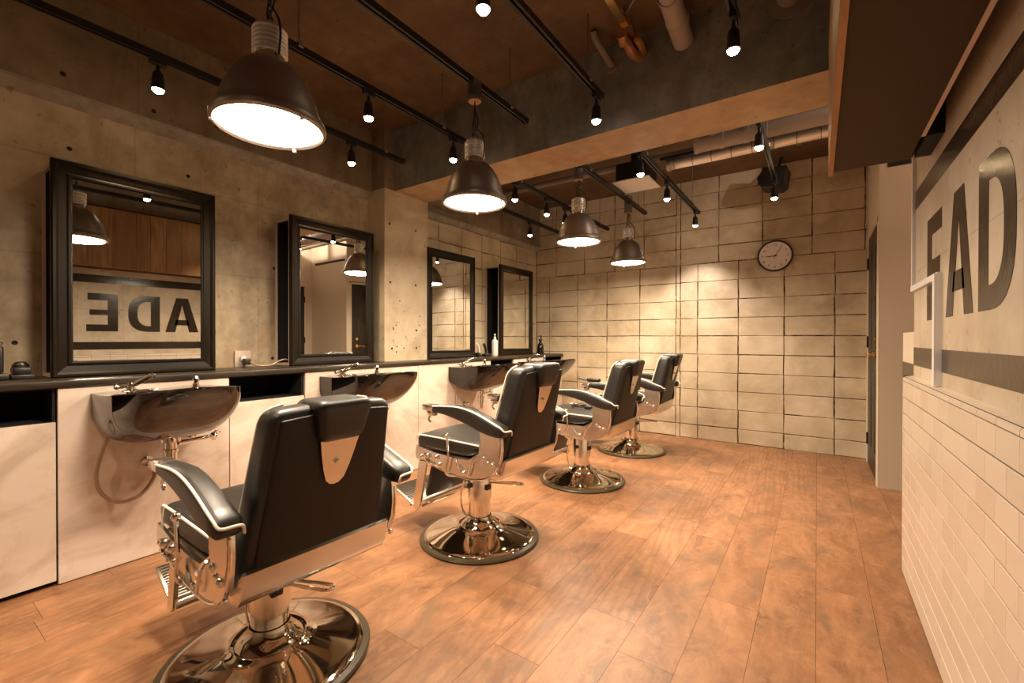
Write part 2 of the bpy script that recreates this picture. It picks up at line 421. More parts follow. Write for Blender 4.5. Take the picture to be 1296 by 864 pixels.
def door(name, along, M4, w, h):
    d = empty(name, (0,0,0)); d['kind'] = 'structure'
    d.matrix_world = M4
    mb = MB(); mb.box((0, 0, .004), (w, .035, h))
    mb.build('door_leaf', M['door'], d, 0)
    mb = MB()
    for (a, b_) in ((.12, w/2-.04), (w/2+.04, w-.12)):
        for (z0, z1) in ((.2, .85), (1.02, 1.45), (1.55, h-.14)):
            mb.rbox((a, -.006, z0), (b_, .01, z1), .008, 2)
    mb.build('door_panel', M['door'], d)
    mb = MB(); mb.box((-.035, -.008, 0), (-.003, .05, h+.035)); mb.box((w+.003, -.008, 0), (w+.035, .05, h+.035)); mb.box((-.035, -.008, h+.003), (w+.035, .05, h+.035))
    mb.build('door_frame', M['cream'], d, 0)
    mb = MB(); mb.cyl((.09, 0, .985), (.09, -.02, .985), .026, 20); mb.tube([(.09, -.01, .985), (.09, -.055, .985), (.12, -.06, .985), (.2, -.058, .98)], .009, 10, 2)
    mb.cyl((.09, 0, 1.10), (.09, -.014, 1.10), .022, 18)
    mb.build('door_handle', M['brass'], d)
    mb = MB()
    for z in (.22, 1.08, h-.22): mb.box((w-.008, -.012, z-.05), (w+.014, .004, z+.05))
    mb.build('hinge', M['black'], d, 0)
    return d
# door in the far right wall: local x -> world +Y, local -y -> world -X (into the room)
M4 = Matrix(((0, 1, 0, XR+.008), (1, 0, 0, 4.345), (0, 0, 1, 0), (0, 0, 0, 1)))
door('door_1', 'y', M4, .74, 1.995)
M4 = Matrix(((0, 1, 0, 1.40), (1, 0, 0, 3.30), (0, 0, 1, 0), (0, 0, 0, 1)))
door('door_2', 'y', M4, .8, 1.995)

# tiled dado on the right wall
mb = MB(); XT = .336; rnd = random.Random(2)
tw, th, gp = .1475, .0752, .0014
z = .905
row = 0
while z > .01:
    z0 = max(0, z-th)
    y = 2.787 if row % 2 == 0 else 2.787+tw/2
    while y > -1.2:
        a, b_ = y-tw, min(y, 2.787)
        if b_-a > .01:
            gz = .0019; ga = .0007; q = [(a+ga, z0+gz), (b_-ga, z0+gz), (b_-ga, z-gz), (a+ga, z-gz)]; c = .0016
            qi = [(q[0][0]+c, q[0][1]+c), (q[1][0]-c, q[1][1]+c), (q[2][0]-c, q[2][1]-c), (q[3][0]+c, q[3][1]-c)]
            vs = [(XT+.006, s, zz) for s, zz in q] + [(XT+.0012, s, zz) for s, zz in q] + [(XT, s, zz) for s, zz in qi]
            mb.add(vs, [(11,10,9,8)] + [(4+k, 4+(k+1)%4, (k+1)%4, k) for k in range(4)] + [(8+k, 8+(k+1)%4, 4+(k+1)%4, 4+k) for k in range(4)])
        y -= tw
    z -= th; row += 1
y = 2.787
while y > -1.2:   # coping tiles with a rounded nose
    mb.prism([(XT, .9065), (XT, .918), (XT+.006, .926), (XR+.002, .932), (XR+.002, .9065)], y-tw+gp, y-gp, 'y'); y -= tw
mb.cur = 1; mb.box((XT+.004, -1.2, 0), (XR+.004, 2.785, .925))
mb.box((XT+.002, 2.783, 0), (XR+.004, 2.7885, .93))
o = mb.build('trim_4', [M['tile'], M['grout']], None, 25); o['kind'] = 'structure'

# painted sign on the right wall (seen from the room, +Y is to the left)
sg = empty('painted_sign', (XR, 1.8, 1.38)); tag(sg, 'large dark brown FADE lettering between two stripes painted on bare concrete above the tiles', 'sign')
def wallpoly(mb, pts, t=.0012):   # pts (y,z) world
    mb.prism([(p[0]-1.8, p[1]-1.38) for p in pts], -t, .0005, 'x')
for nm, (z0, z1) in (('upper_stripe', (1.692, 1.776)), ('lower_stripe', (.983, 1.065))):
    mb = MB(); wallpoly(mb, [(2.752, z0), (-1.6, z0), (-1.6, z1), (2.752, z1)]); mb.build(nm, M['paint'], sg, 0)
zb, zt = 1.178, 1.582; H = zt-zb
def letter(ch, yl, w):   # yl = left edge (greatest y)
    mb = MB(); T = lambda x, z: (yl-x*w, zb+z*H)
    s = .085/w
    if ch == 'F':
        for P_ in ([(0,0),(s,0),(s,1),(0,1)], [(s,.82),(1,.82),(1,1),(s,1)], [(s,.42),(.9,.42),(.9,.58),(s,.58)]): wallpoly(mb, [T(*p) for p in P_])
    if ch == 'E':
        for P_ in ([(0,0),(s,0),(s,1),(0,1)], [(s,.82),(.96,.82),(.96,1),(s,1)], [(s,.43),(.9,.43),(.9,.57),(s,.57)], [(s,0),(1,0),(1,.18),(s,.18)]): wallpoly(mb, [T(*p) for p in P_])
    if ch == 'A':
        k = .29
        for P_ in ([(0,0),(k,0),(.5,.79),(.5,1),(.32,1)], [(1,0),(1-k,0),(.5,.79),(.5,1),(.68,1)], [(.27,.2),(.73,.2),(.68,.36),(.32,.36)]): wallpoly(mb, [T(*p) for p in P_])
    if ch == 'D':
        N = 20; wallpoly(mb, [T(*p) for p in [(0,0),(s,0),(s,1),(0,1)]])
        def arc(cx, rx, ry, e=2.6):
            out = []
            for i in range(N+1):
                a = -PI/2+PI*i/N; c_, s_ = math.cos(a), math.sin(a)
                out.append((cx+rx*abs(c_)**(2/e), .5+ry*math.copysign(abs(s_)**(2/e), s_)))
            return out
        O = arc(s+.05, 1-s-.05, .5); I = arc(s+.02, 1-s-.02-s*.95, .34)
        O = [(s, 0)]+O+[(s, 1)]; I = [(s, .16)]+I+[(s, .84)]
        for i in range(len(O)-1):
            pts = [T(*O[i]), T(*O[i+1]), T(*I[i+1]), T(*I[i])]
            if abs(O[i][0]-O[i+1][0])+abs(O[i][1]-O[i+1][1]) < 1e-6: continue
            wallpoly(mb, pts)
    mb.build('letter', M['paint'], sg, 0)
letter('F', 2.455, .25); letter('A', 2.135, .33); letter('D', 1.755, .285); letter('E', 1.385, .255)

# raceway on the right wall
mb = MB()
mb.box((XR-.012, 2.728, 1.345), (XR, 2.752, 2.0)); mb.box((XR-.014, 2.20, 1.322), (XR, 2.752, 1.346)); mb.box((XR-.022, 2.19, .933), (XR, 2.222, 1.34))
o = mb.build('cable_raceway', M['whitegrey'], None, 0); tag(o, 'white plastic cable raceway stepping down the concrete across the painted letter F', 'cable raceway')

# ------------------------------------------------------------------ bulkhead over the right side
bh = empty('wood_bulkhead', (0, 0, 1.83)); tag(bh, 'wood clad bulkhead hanging from the ceiling above the tiled wall, dark underside', 'bulkhead')
mb = MB(); y = 2.43; rnd = random.Random(9)
while y > -1.8:
    wd = rnd.choice((.12, .14, .18, .2)); mb.box((.037, max(-1.8, y-wd)+.001, 0), (.055, y-.001, .60)); y -= wd
mb.build('fascia_plank', M['fascia'], bh, 0)
mb = MB(); mb.box((.0375, -1.8, -.004), (.0545, 2.43, -.0002)); mb.build('plywood_edge', M['ply'], bh, 0)
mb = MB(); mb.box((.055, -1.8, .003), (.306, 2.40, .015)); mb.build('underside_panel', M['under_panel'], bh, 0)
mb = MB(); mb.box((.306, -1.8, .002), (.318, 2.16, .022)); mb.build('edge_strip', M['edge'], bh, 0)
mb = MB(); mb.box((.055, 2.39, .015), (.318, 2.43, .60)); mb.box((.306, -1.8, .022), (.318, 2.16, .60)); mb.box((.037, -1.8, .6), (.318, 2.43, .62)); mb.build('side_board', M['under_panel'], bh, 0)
mb = MB(); mb.box((.32, 2.16, .004), (.369, 2.40, .2)); mb.build('wall_bracket', M['void'], bh, 0)
for yy in (2.2, 1.0, -.4):
    mb = MB(); mb.cyl((.18, yy, .6), (.18, yy, ZC-1.83), .006, 8); mb.build('hanger_rod', M['rod'], bh)

# ------------------------------------------------------------------ counter run along the left wall
XP = -2.78
mb = MB(); mb.rbox((XL+.002, -1.6, .88), (XP+.012, 5.215, .912), .004, 2)
o = mb.build('counter_shelf', M['shelf_wood']); tag(o, 'long dark wood shelf running under the mirrors along the left wall', 'shelf')
def panel(y0, y1, lab):
    mb = MB(); mb.rbox((XP-.02, y0+.002, .004), (XP, y1-.002, .878), .0015, 1)
    o = mb.build('sink_backing_panel', M['marble'], None, 0); tag(o, lab, 'wall panel', None)
panel(.475, 1.175, 'tall cream marble panel behind the sink nearest the camera')
panel(1.632, 2.64, 'cream marble panel behind the second sink, between open niche and concrete column')
panel(2.64, 3.652, 'cream marble panel behind the third sink, under the third mirror')
panel(4.07, 4.77, 'cream marble panel behind the farthest sink')
def niche_unit(y0, y1, lab):
    t = empty('base_cabinet', (XP, (y0+y1)/2, 0)); h = (y1-y0)/2
    tag(t, lab, 'cabinet', 'low marble fronted cabinets between the sinks')
    mb = MB(); mb.rbox((-.02, -h+.002, .022), (-.002, h-.002, .728), .0015, 1); mb.build('door', M['marble'], t, 0)
    mb = MB(); X0, X1 = -.40, -.004; z0, z1 = .70, .879
    mb.box((X0, -h+.001, z0), (X0+.01, h-.001, z1)); mb.box((X0, -h+.001, .715), (-.02, h-.001, .727)); mb.box((X0, -h+.001, z1-.006), (X1, h-.001, z1))
    mb.box((X0, -h+.001, z0), (-.021, -h+.01, z1)); mb.box((X0, h-.01, z0), (-.021, h-.001, z1)); mb.box((-.3, -h+.001, 0.0), (-.03, h-.001, .70))
    mb.build('niche_lining', M['void'], t, 0)
niche_unit(-.40, .473, 'low cabinet with open black niche at the left end of the counter')
niche_unit(1.177, 1.630, 'low cabinet with open black niche between first and second sinks')
niche_unit(3.654, 4.068, 'low cabinet with open black niche between the two farthest sinks')
niche_unit(4.772, 5.214, 'low cabinet with black niche in the corner by the block wall')
niche_unit(-1.6, -.402, 'low cabinet at the near end of the counter, beyond the view')

# ------------------------------------------------------------------ mirrors
def make_mirror():
    W, Hh = .69, 1.04; fw = .078
    t = empty('framed_mirror', (0, 0, 0))     # origin: on the shelf at the wall, centre of width; front towards +x
    D = .225                                   # depth wall to frame face
    mb = MB(); prof = [(0, 0), (0, .026), (.006, .032), (.016, .032), (.026, .022), (.055, .014), (.062, .018), (.070, .018), (fw, .008), (fw, 0)]
    prof = [(d, h) for d, h in prof]
    cor = [(-W/2, 0), (W/2, 0), (W/2, Hh), (-W/2, Hh)]; sg_ = [(1, 1), (-1, 1), (-1, -1), (1, -1)]
    vs = []; n = len(prof)
    for (y, z), (sy, sz) in zip(cor, sg_):
        for d, h in prof: vs.append((D-.032+h, y+sy*d, z+sz*d))
    fs = []
    for c in range(4):
        c2 = (c+1) % 4
        for i in range(n-1): fs.append((c*n+i, c2*n+i, c2*n+i+1, c*n+i+1))
        fs.append((c*n+n-1, c2*n+n-1, c2*n, c*n))
    mb.add(vs, fs); mb.build('frame', M['frame_wood'], t, 20)
    mb = MB(); a = D-.032
    bw = W/2-.004
    mb.box((a-.014, -bw, .002), (a-.001, bw, Hh-.006))
    mb.box((.002, -bw, .002), (.008, bw, Hh-.016)); mb.box((.014, -bw, Hh-.03), (a-.014, bw, Hh-.016)); mb.box((.014, -bw, .002), (a-.014, bw, .016))
    mb.build('cabinet_body', M['edge'], t, 0)
    mb = MB(); mb.box((.0145, -bw+.012, .0165), (.02, bw-.012, Hh-.031)); mb.box((a-.02, -bw+.012, .0165), (a-.0145, bw-.012, Hh-.031))
    mb.box((.0145, -.01, .0165), (a-.0145, .01, Hh-.031)); mb.box((.0145, -bw+.012, Hh-.037), (a-.0145, bw-.012, Hh-.031)); mb.box((.0145, -bw+.06, .0165), (a-.0145, bw-.06, .02))
    mb.build('black_lining', M['void'], t, 0)
    gl = MB(); gw, gh = W/2-fw+.004, Hh/2-fw+.004
    gl.box((-.003, -gw, -gh), (0, gw, gh)); g_ = gl.build('mirror_glass', M['mirror'], t, 0); g_.location = (D-.022, 0, Hh/2)
    return t
mir0 = make_mirror()
mdat = [(.8325, 1.42, 'tall dark framed mirror nearest the camera, reflecting the painted letters'),
        (1.985, 1.05, 'second dark framed mirror, beside the wall outlet, reflecting the dark door'),
        (3.275, 1.45, 'dark framed mirror just beyond the concrete column'),
        (4.42, .8, 'farthest dark framed mirror, near the block wall corner')]
for i, (yc, tilt, lab) in enumerate(mdat):
    t = mir0 if i == 0 else copy_tree(mir0)
    t.location = (XL+.002, yc, .9125); tag(t, lab, 'mirror', 'framed mirrors above the sinks')
    for ch in t.children:
        if ch.name.startswith('mirror_glass'): ch.rotation_euler = (0, 0, -math.radians(tilt))

# ------------------------------------------------------------------ sinks
def make_sink():
    t = empty('shampoo_sink', (0, 0, 0))   # origin on the panel face at floor level below the centre
    NU, NA = 30, 26; L = .55; z0 = .845
    def hw(u):
        q = min(1, u/L); return .25*(1-.14*q*q)*(1-q**6)**.30 if q < 1 else 0
    def dep(u):
        q = u/L
        if q < .40: return .152+.078*math.sin(q/.40*PI/2)
        return .23*(1-((q-.40)/.60)**1.75)**.85 if q < 1 else 0
    def rim(u): q = u/L; return z0+.034*max(0, (q-.25)/.75)**1.4
    vs = []; fs = []
    us = [L*(1-(1-i/NU)**1.5) for i in range(NU+1)]; us[-1] = L*.9995
    n = 4.2
    def ring(u, wsc, dsc, du=0, lip=0):
        n = 8.5-5.0*min(1, u/L*2.2)
        out = []
        for k in range(NA+1):
            a = -PI/2+PI*k/NA; s_, c_ = math.sin(a), max(0, math.cos(a))
            out.append((u+du, max(.001, hw(u)*wsc)*math.copysign(abs(s_)**(2/n), s_), rim(u)+lip-dep(u)*dsc*c_**(2/n)))
        return out
    for u in us: vs += ring(u, 1, 1)
    m = NA+1
    for i in range(NU):
        for k in range(NA): fs.append((i*m+k, i*m+k+1, (i+1)*m+k+1, (i+1)*m+k))
    fs.append(tuple(range(m)))
    mb = MB(); mb.add(vs, fs)
    # basin interior
    vs = []; fs = []; I0, I1 = .13, L-.035
    for i in range(NU+1):
        v = i/NU; uu = I0+(I1-I0)*v
        e = math.sin(PI*min(1, max(0, v)))**.45 if 0 < v < 1 else 0
        w_ = min(hw(uu)-.02, .225); w_ = max(.002, w_)*max(e, .02 if v < .5 else .02)
        d_ = max(0, dep(uu)-.02)*e
        for k in range(NA+1):
            a = -PI/2+PI*k/NA; s_, c_ = math.sin(a), max(0, math.cos(a))
            vs.append((uu, w_*math.copysign(abs(s_)**(2/n), s_), rim(uu)-d_*c_**(2/n)))
    for i in range(NU):
        for k in range(NA): fs.append(((i+1)*m+k, (i+1)*m+k+1, i*m+k+1, i*m+k))
    mb.add(vs, fs)
    # rim deck: connects outer edge to basin edge on each side, and the tap deck at the back
    vs = []; fs = []; K = 40
    for side in (-1, 1):
        o0 = len(vs)
        for i in range(K+1):
            uu = L*.9995*i/K; wo = hw(uu)
            if I0 < uu < I1:
                v = (uu-I0)/(I1-I0); e = math.sin(PI*v)**.45; wi = max(.002, min(hw(uu)-.02, .225))*max(e, .02)
            else: wi = 0
            wi = min(wi, wo)
            vs += [(uu, side*wo, rim(uu)), (uu, side*(wo*.6+wi*.4), rim(uu)+.006), (uu, side*wi, rim(uu)+.0005)]
        for i in range(K):
            for j in range(2):
                q = (o0+i*3+j, o0+(i+1)*3+j, o0+(i+1)*3+j+1, o0+i*3+j+1)
                fs.append(q if side == -1 else q[::-1])
    mb.add(vs, fs)
    b_ = mb.build('bowl', M['black_gloss'], t, 60)
    # tap: base plate, mixer body, lever, and the chrome hand shower rest
    f = MB(); f.lathe([(.028, 0), (.028, .006), (.018, .012), (.016, .035), (.014, .04)], 20, Matrix.Translation((.07, -.12, .848)))
    f.tube([(.07, -.12, .87), (.10, -.09, .90), (.14, -.06, .925), (.15, -.05, .92)], .013, 12, 1)
    f.tube([(.06, -.12, .868), (.075, -.16, .872), (.075, -.17, .872)], .009, 10, 1)
    f.sphere((.075, -.175, .873), .013, 12); f.rbox((.045, -.16, .846), (.095, -.02, .854), .004, 2)
    tp = f.build('tap', M['chrome'], t)
    f = MB(); f.lathe([(.018, 0), (.016, .01), (.011, .03), (.016, .045), (.012, .055), (.003, .058)], 18, Matrix.Translation((.12, .13, .85)))
    f.build('hose_guide', M['chrome'], t)
    f = MB(); f.cyl((.18, 0, .625), (.18, 0, .60), .045, 24); f.cyl((.18, 0, .60), (.18, 0, .50), .027, 24)
    f.tube([(.18, 0, .51), (.18, 0, .44), (.14, 0, .415), (.09, 0, .43), (.005, 0, .43)], .021, 16, 3)
    f.lathe([(.033, 0), (.033, .012), (.022, .016)], 24, Matrix.Translation((.18, 0, .55)))
    f.build('waste_trap', M['chrome'], t)
    f = MB(); f.cyl((.18, .03, .585), (.14, .20, .585), .012, 14); f.sphere((.137, .205, .585), .021, 14); f.cyl((.137, .205, .60), (.137, .205, .565), .012, 12)
    f.tube([(.137, .205, .60), (.137, .22, .61), (.137, .235, .60)], .006, 8, 1); f.lathe([(.02, 0), (.024, .008), (.012, .02)], 16, Matrix.Translation((.15, .10, .6)))
    f.build('supply_valve', M['chrome'], t)
    f = MB(); f.cyl((.002, -.04, .485), (.05, -.04, .485), .011, 12); f.sphere((.055, -.04, .485), .018, 14); f.lathe([(.024, 0), (.024, .006)], 18, Matrix.Translation((.003, -.04, .485)) @ Matrix.Rotation(PI/2, 4, 'Y'))
    f.cyl((.055, -.04, .485), (.055, -.04, .455), .007, 10); f.build('stop_valve', M['chrome'], t)
    return t
sk0 = make_sink()
def hose(t, amp):
    f = MB(); f.tube([(.07, -.18, .70), (.06, -.19, .67), (.06, -.22, .60), (.06, -.25, .48), (.06, -.235, .385), (.06, -.165, .315*1.0), (.06, -.075, .335), (.06, -.02, .42), (.055, -.035, .462)], .0085, 10, 2)
    f.build('drain_hose', M['hose'], t)
def thin_hoses(t):
    f = MB(); f.tube([(.05, -.19, .70), (.04, -.2, .6), (.03, -.19, .5)], .0035, 8, 1); f.tube([(.05, -.13, .68), (.04, -.16, .6), (.03, -.17, .48)], .003, 8, 1)
    f.cyl((.05, -.19, .70), (.05, -.19, .65), .008, 10)
    f.build('thin_hose', M['hose'], t)
sd = [(.835, 'glossy black wall sink nearest the camera, grey hose looping below it'),
      (1.985, 'glossy black wall sink second from the camera, left of the concrete column base'),
      (3.262, 'glossy black wall sink partly behind the second chair backrest'),
      (4.405, 'farthest glossy black wall sink, in front of the block wall corner')]
for i, (yc, lab) in enumerate(sd):
    t = sk0 if i == 0 else copy_tree(sk0)
    t.location = (XP+.0008, yc, 0); tag(t, lab, 'sink', 'black shampoo sinks under the mirrors')
for o_ in [o for o in COL.objects if o.name.startswith('shampoo_sink')]:
    (hose(o_, 1) if o_.location.y < 1 else thin_hoses(o_))

# ------------------------------------------------------------------ barber chair. local +x = behind the sitter (backrest side), -x = towards the sinks
def make_chair():
    t = empty('barber_chair', (0, 0, 0))
    body = []
    mb = MB(); mb.lathe([(.29, .004), (.327, .004), (.33, .010), (.325, .018), (.306, .022), (.30, .016)], 72); mb.build('rim', M['rubber'], t)
    mb = MB(); mb.lathe([(.306, .012), (.306, .020), (.298, .027), (.28, .029), (.262, .030), (.20, .044), (.150, .058), (.128, .067), (.122, .074), (.116, .077), (.108, .074)], 96, cap=False)
    mb.lathe([(.110, .070), (.108, .076), (.085, .092), (.068, .112), (.064, .125)], 64, cap=False)
    mb.build('base', M['base_chrome'], t, 40)
    mb = MB(); mb.lathe([(.060, .10), (.060, .385)], 48); mb.build('pump_column', M['chrome'], t)
    mb = MB(); mb.lathe([(.060, .215), (.066, .218), (.066, .40), (.06, .41)], 48); mb.rbox((-.14, -.11, .395), (.18, .11, .425), .01, 2); mb.build('column_sleeve', M['chrome_satin'], t)
    mb = MB(); mb.rbox((.055, -.03, .275), (.078, .01, .305), .006, 2); mb.build('lock_knob', M['black'], t)
    mb = MB(); mb.cyl((-.01, -.062, .3), (-.01, -.078, .3), .014, 14); mb.build('pivot_cap', M['black'], t)
    # under seat frame
    mb = MB(); mb.rbox((-.235, -.235, .455), (.20, .235, .503), .012, 2); mb.rbox((-.1, -.16, .42), (.25, .16, .458), .01, 2); mb.build('seat_frame', M['chrome_satin'], t)
    # seat cushion
    def cush(co):
        q = co.copy(); r_ = max(0, (q.x-.08)/.13); 
        if q.z < .54: q.z += .045*r_*r_
        q.z += .008*(1-(q.y/.24)**2)
        return q
    mb = MB(); mb.rbox((-.252, -.238, .505), (.215, .238, .580), .026, 4, fn=cush); seat = mb.build('seat', M['leather'], t, 50)
    for s in (-1, 1):
        mb = MB(); yy = s*.238
        mb.tube([(-.244, yy*.98, .512), (-.254, yy*.99, .55), (-.243, yy*1.0, .577), (-.21, yy*1.005, .581), (-.1, yy*1.005, .582), (.05, yy*1.005, .580), (.20, yy*1.0, .576)], .0042, 8, 2)
        mb.build('piping', M['piping'], seat)
    # backrest: leaning block
    Z0, Z1 = .495, .962
    def lean(co):
        tt = (co.z-Z0)/(Z1-Z0); u = .262+.118*tt+co.x*(1-.12*tt)
        ww = 1-.17*tt
        bow = .012*(1-(co.y/.22)**2)*math.sin(PI*min(1, max(0, tt)))
        return Vector((u-(bow if co.x < 0 else -bow*.5), co.y*ww, co.z+(.01*math.cos(co.y/.22*PI/2) if tt > .9 else 0)))
    mb = MB(); mb.rbox((-.058, -.222, Z0), (.060, .222, Z1), .036, 5, fn=lean); bk = mb.build('backrest', M['leather'], t, 50)
    mb = MB()   # inset rear panel
    def lean2(co): v = lean(co); return v
    mb.rbox((.052, -.198, Z0+.012), (.0685, .198, Z1-.025), .008, 3, fn=lean2); mb.build('back_panel', M['leather_back'], bk, 50)
    for s in (-1, 1):
        pts = [lean(Vector((-.060, s*.205, Z0+.02+(Z1-Z0-.05)*k/8))) for k in range(9)]
        pts += [lean(Vector((-.045, s*.19, Z1-.004))), lean(Vector((-.05, s*.14, Z1+.001)))]
        mb = MB(); mb.tube(pts, .0042, 8, 1); mb.build('piping', M['piping'], bk)
    # headrest with steel bracket
    def hl(co):
        co = Vector((co.x, co.y*.80, co.z)); tt = (co.z-Z0)/(Z1-Z0); q = (co.z-.855)/.13
        return Vector((.262+.118*tt+co.x, co.y*(.80+.24*min(1, q*1.2)) if q < .8 else co.y*1.04, co.z))
    mb = MB(); mb.rbox((-.055, -.102, .862), (.098, .102, .982), .028, 4, fn=hl); hr = mb.build('headrest', M['leather'], t, 50)
    ang = math.atan2(.118, Z1-Z0)
    Mx = Matrix.Translation((.262+.118*(.80-Z0)/(Z1-Z0)+.0725, 0, .80)) @ Matrix.Rotation(ang, 4, 'Y')
    mb = MB(); pts = [(-.062, .068), (.062, .068)]+[(.062-.030*k/6-.004*k, .068-.155*(k/6)**.85) for k in range(1, 7)]
    sh = [(-.060, .07), (.060, .07), (.052, .03), (.040, -.02), (.028, -.055), (.014, -.068), (0, -.071), (-.014, -.068), (-.028, -.055), (-.040, -.02), (-.052, .03)]
    mb.prism(sh, -.001, .005, 'x', Mx); mb.build('headrest_bracket', M['chrome_satin'], hr, 20)
    mb = MB(); mb.cyl(Mx @ Vector((.004, -.0, 0)), Mx @ Vector((.014, 0, 0)), .0085, 14); mb.build('bracket_knob', M['chrome'], hr)
    # chrome trim below the backrest
    mb = MB(); pr = [(.343, .528), (.352, .522), (.337, .455), (.318, .430), (.278, .420), (.225, .430), (.200, .450), (.196, .468), (.27, .465), (.312, .50)]
    n_ = len(pr); vs = []; ys = [-.232, -.225, -.15, .15, .225, .232]; sc_ = [.80, 1, 1, 1, 1, .80]
    cx, cz = .29, .475
    for y_, s_ in zip(ys, sc_): vs += [(cx+(a-cx)*s_, y_, cz+(b_-cz)*s_) for a, b_ in pr]
    fs = [(i*n_+k, i*n_+(k+1)%n_, (i+1)*n_+(k+1)%n_, (i+1)*n_+k) for i in range(len(ys)-1) for k in range(n_)]
    fs += [tuple(range(n_))[::-1], tuple((len(ys)-1)*n_+k for k in range(n_))]
    mb.add(vs, fs); mb.build('back_trim', M['chrome_satin'], t, 40)
    mb = MB(); mb.cyl((.262, -.21, .425), (.262, .21, .425), .010, 12); mb.cyl((.18, -.18, .432), (.262, -.18, .425), .008, 10); mb.cyl((.18, .18, .432), (.262, .18, .425), .008, 10); mb.build('recline_bar', M['chrome'], t)
    # side plates and arms
    out = [(-.236, .524), (-.243, .50), (-.240, .455), (-.20, .447), (-.166, .449), (-.09, .434), (-.023, .421), (.06, .412), (.138, .409), (.21, .417), (.261, .433), (.30, .458), (.325, .49), (.345, .53), (.352, .58), (.350, .63), (.345, .662),
           (.218, .690), (.222, .62), (.221, .58), (.207, .545), (.18, .516), (.14, .502), (.05, .498), (-.1, .505)]
    inner = [(.215+.0, .66), (.225, .60), (.222, .575), (.235, .54), (.26, .505), (.295, .49), (.32, .51), (.338, .56), (.34, .61), (.335, .65)]
    top = [(-.146, .7575), (-.062, .760), (.02, .767), (.096, .771), (.17, .764), (.234, .748), (.285, .731), (.335, .712), (.378, .698), (.396, .678)]
    bot = [(-.146, .728), (-.062, .724), (.02, .717), (.096, .702), (.17, .682), (.234, .661), (.285, .650), (.335, .644), (.375, .646), (.393, .660)]
    for s in (-1, 1):
        mb = MB(); ya, yb = s*.243, s*.253
        mb.prism(out, min(ya, yb), max(ya, yb), 'y'); mb.prism(inner, min(s*.253, s*.259), max(s*.253, s*.259), 'y')
        sp = mb.build('side_plate', M['chrome_satin'], t, 15)
        mb = MB()
        mb.tube([(x_, s*.255, z_) for x_, z_ in out[3:16]], .0045, 8, 1)
        for x_, z_, r_ in ((-.145, .482, .016), (-.077, .486, .014), (-.057, .452, .010), (.114, .438, .011), (.245, .528, .013), (.27, .512, .010), (.298, .505, .014), (.323, .466, .009), (-.19, .475, .010)):
            mb.sphere((x_, s*.257, z_), r_, 12)
        mb.tube([(.06, s*.258, .497), (.07, s*.262, .47), (.105, s*.264, .44), (.12, s*.26, .436)], .005, 8, 2)
        mb.tube([(.20, s*.258, .53), (.165, s*.263, .49), (.16, s*.265, .455), (.145, s*.262, .425)], .005, 8, 2)
        mb.tube([(-.17, s*.258, .49), (-.15, s*.262, .45), (-.10, s*.262, .445)], .006, 8, 2)
        mb.build('side_fitting', M['chrome'], sp)
        # arm pad
        mb = MB(); yi, yo = .236, .304; n_ = len(top); vs = []; K = 12
        for i in range(1, n_):
            tx, tz = top[i]; bx, bz = bot[i]
            cxx, czz = (tx+bx)/2, (tz+bz)/2; hh = math.hypot(tx-bx, tz-bz)/2; dx, dz = (tx-bx)/2/hh, (tz-bz)/2/hh
            e = 1 if i < n_-1 else .55
            widen = .5+.5*min(1, i/2.5)
            ym = s*(yi+yo)/2; hwid = (yo-yi)/2*(.8+.2*widen)*e
            for k in range(K*2):
                a = 2*PI*k/(K*2); c_, s2 = math.cos(a), math.sin(a); nn = 3.6
                c2 = math.copysign(abs(c_)**(2/nn), c_); s3 = math.copysign(abs(s2)**(2/nn), s2)
                vs.append((cxx+dx*hh*e*s3, ym+hwid*c2, czz+dz*hh*e*s3))
        fs = []; R_ = K*2
        for i in range(n_-2):
            for k in range(R_): fs.append((i*R_+k, i*R_+(k+1)%R_, (i+1)*R_+(k+1)%R_, (i+1)*R_+k))
        fs += [tuple(range(R_)), tuple((n_-2)*R_+k for k in range(R_))]
        bm = bmesh.new(); V = [bm.verts.new(v) for v in vs]; [bm.faces.new([V[i] for i in f]) for f in fs]
        mb.frombm(bm); arm = mb.build('armrest', M['leather'], t, 55)
        pts = [(x_, s*(yo-.003), z_-.003) for x_, z_ in top[1:-1]]+[(top[-1][0]-.006, s*(yo-.006), top[-1][1]+.004), (top[-1][0]+.001, s*(yo-.014), top[-1][1]-.001), (top[-1][0]+.001, s*(yi+.014), top[-1][1]-.001), (.3975, s*(yi+.005), .672), (.394, s*(yi+.003), .652)]
        mb = MB(); mb.tube(pts, .004, 8, 2); mb.build('piping', M['piping'], arm)
        mb = MB(); mb.rbox((-.146, min(s*(yi+.006), s*(yo-.006)), .7275), (-.058, max(s*(yi+.006), s*(yo-.006)), .7595), .006, 2)
        mb.build('chrome_cap', M['chrome_satin'], arm)
        mb = MB(); mb.rbox((-.13, min(s*.25, s*.285), .700), (-.07, max(s*.25, s*.285), .729), .01, 2); mb.tube([(-.10, s*.268, .71), (-.13, s*.268, .68), (-.11, s*.268, .665)], .006, 8, 2); mb.build('ashtray_hinge', M['chrome'], arm)
    # side lever with ball
    mb = MB(); mb.tube([(.012, -.272, .60), (.018, -.272, .56), (.022, -.270, .50), (.004, -.27, .455), (-.003, -.268, .415), (.012, -.25, .400), (.06, -.2, .40)], .006, 10, 2)
    mb.sphere((.011, -.272, .610), .0135, 14); mb.build('lever', M['chrome'], t)
    # legrest
    for s in (-1, 1):
        mb = MB(); mb.prism([(-.262, .44), (-.205, .44), (-.262, .17), (-.29, .145), (-.318, .152)], min(s*.192, s*.206), max(s*.192, s*.206), 'y'); mb.build('legrest_arm', M['chrome_satin'], t, 20)
    d = Vector((-.055, 0, -.2)).normalized()
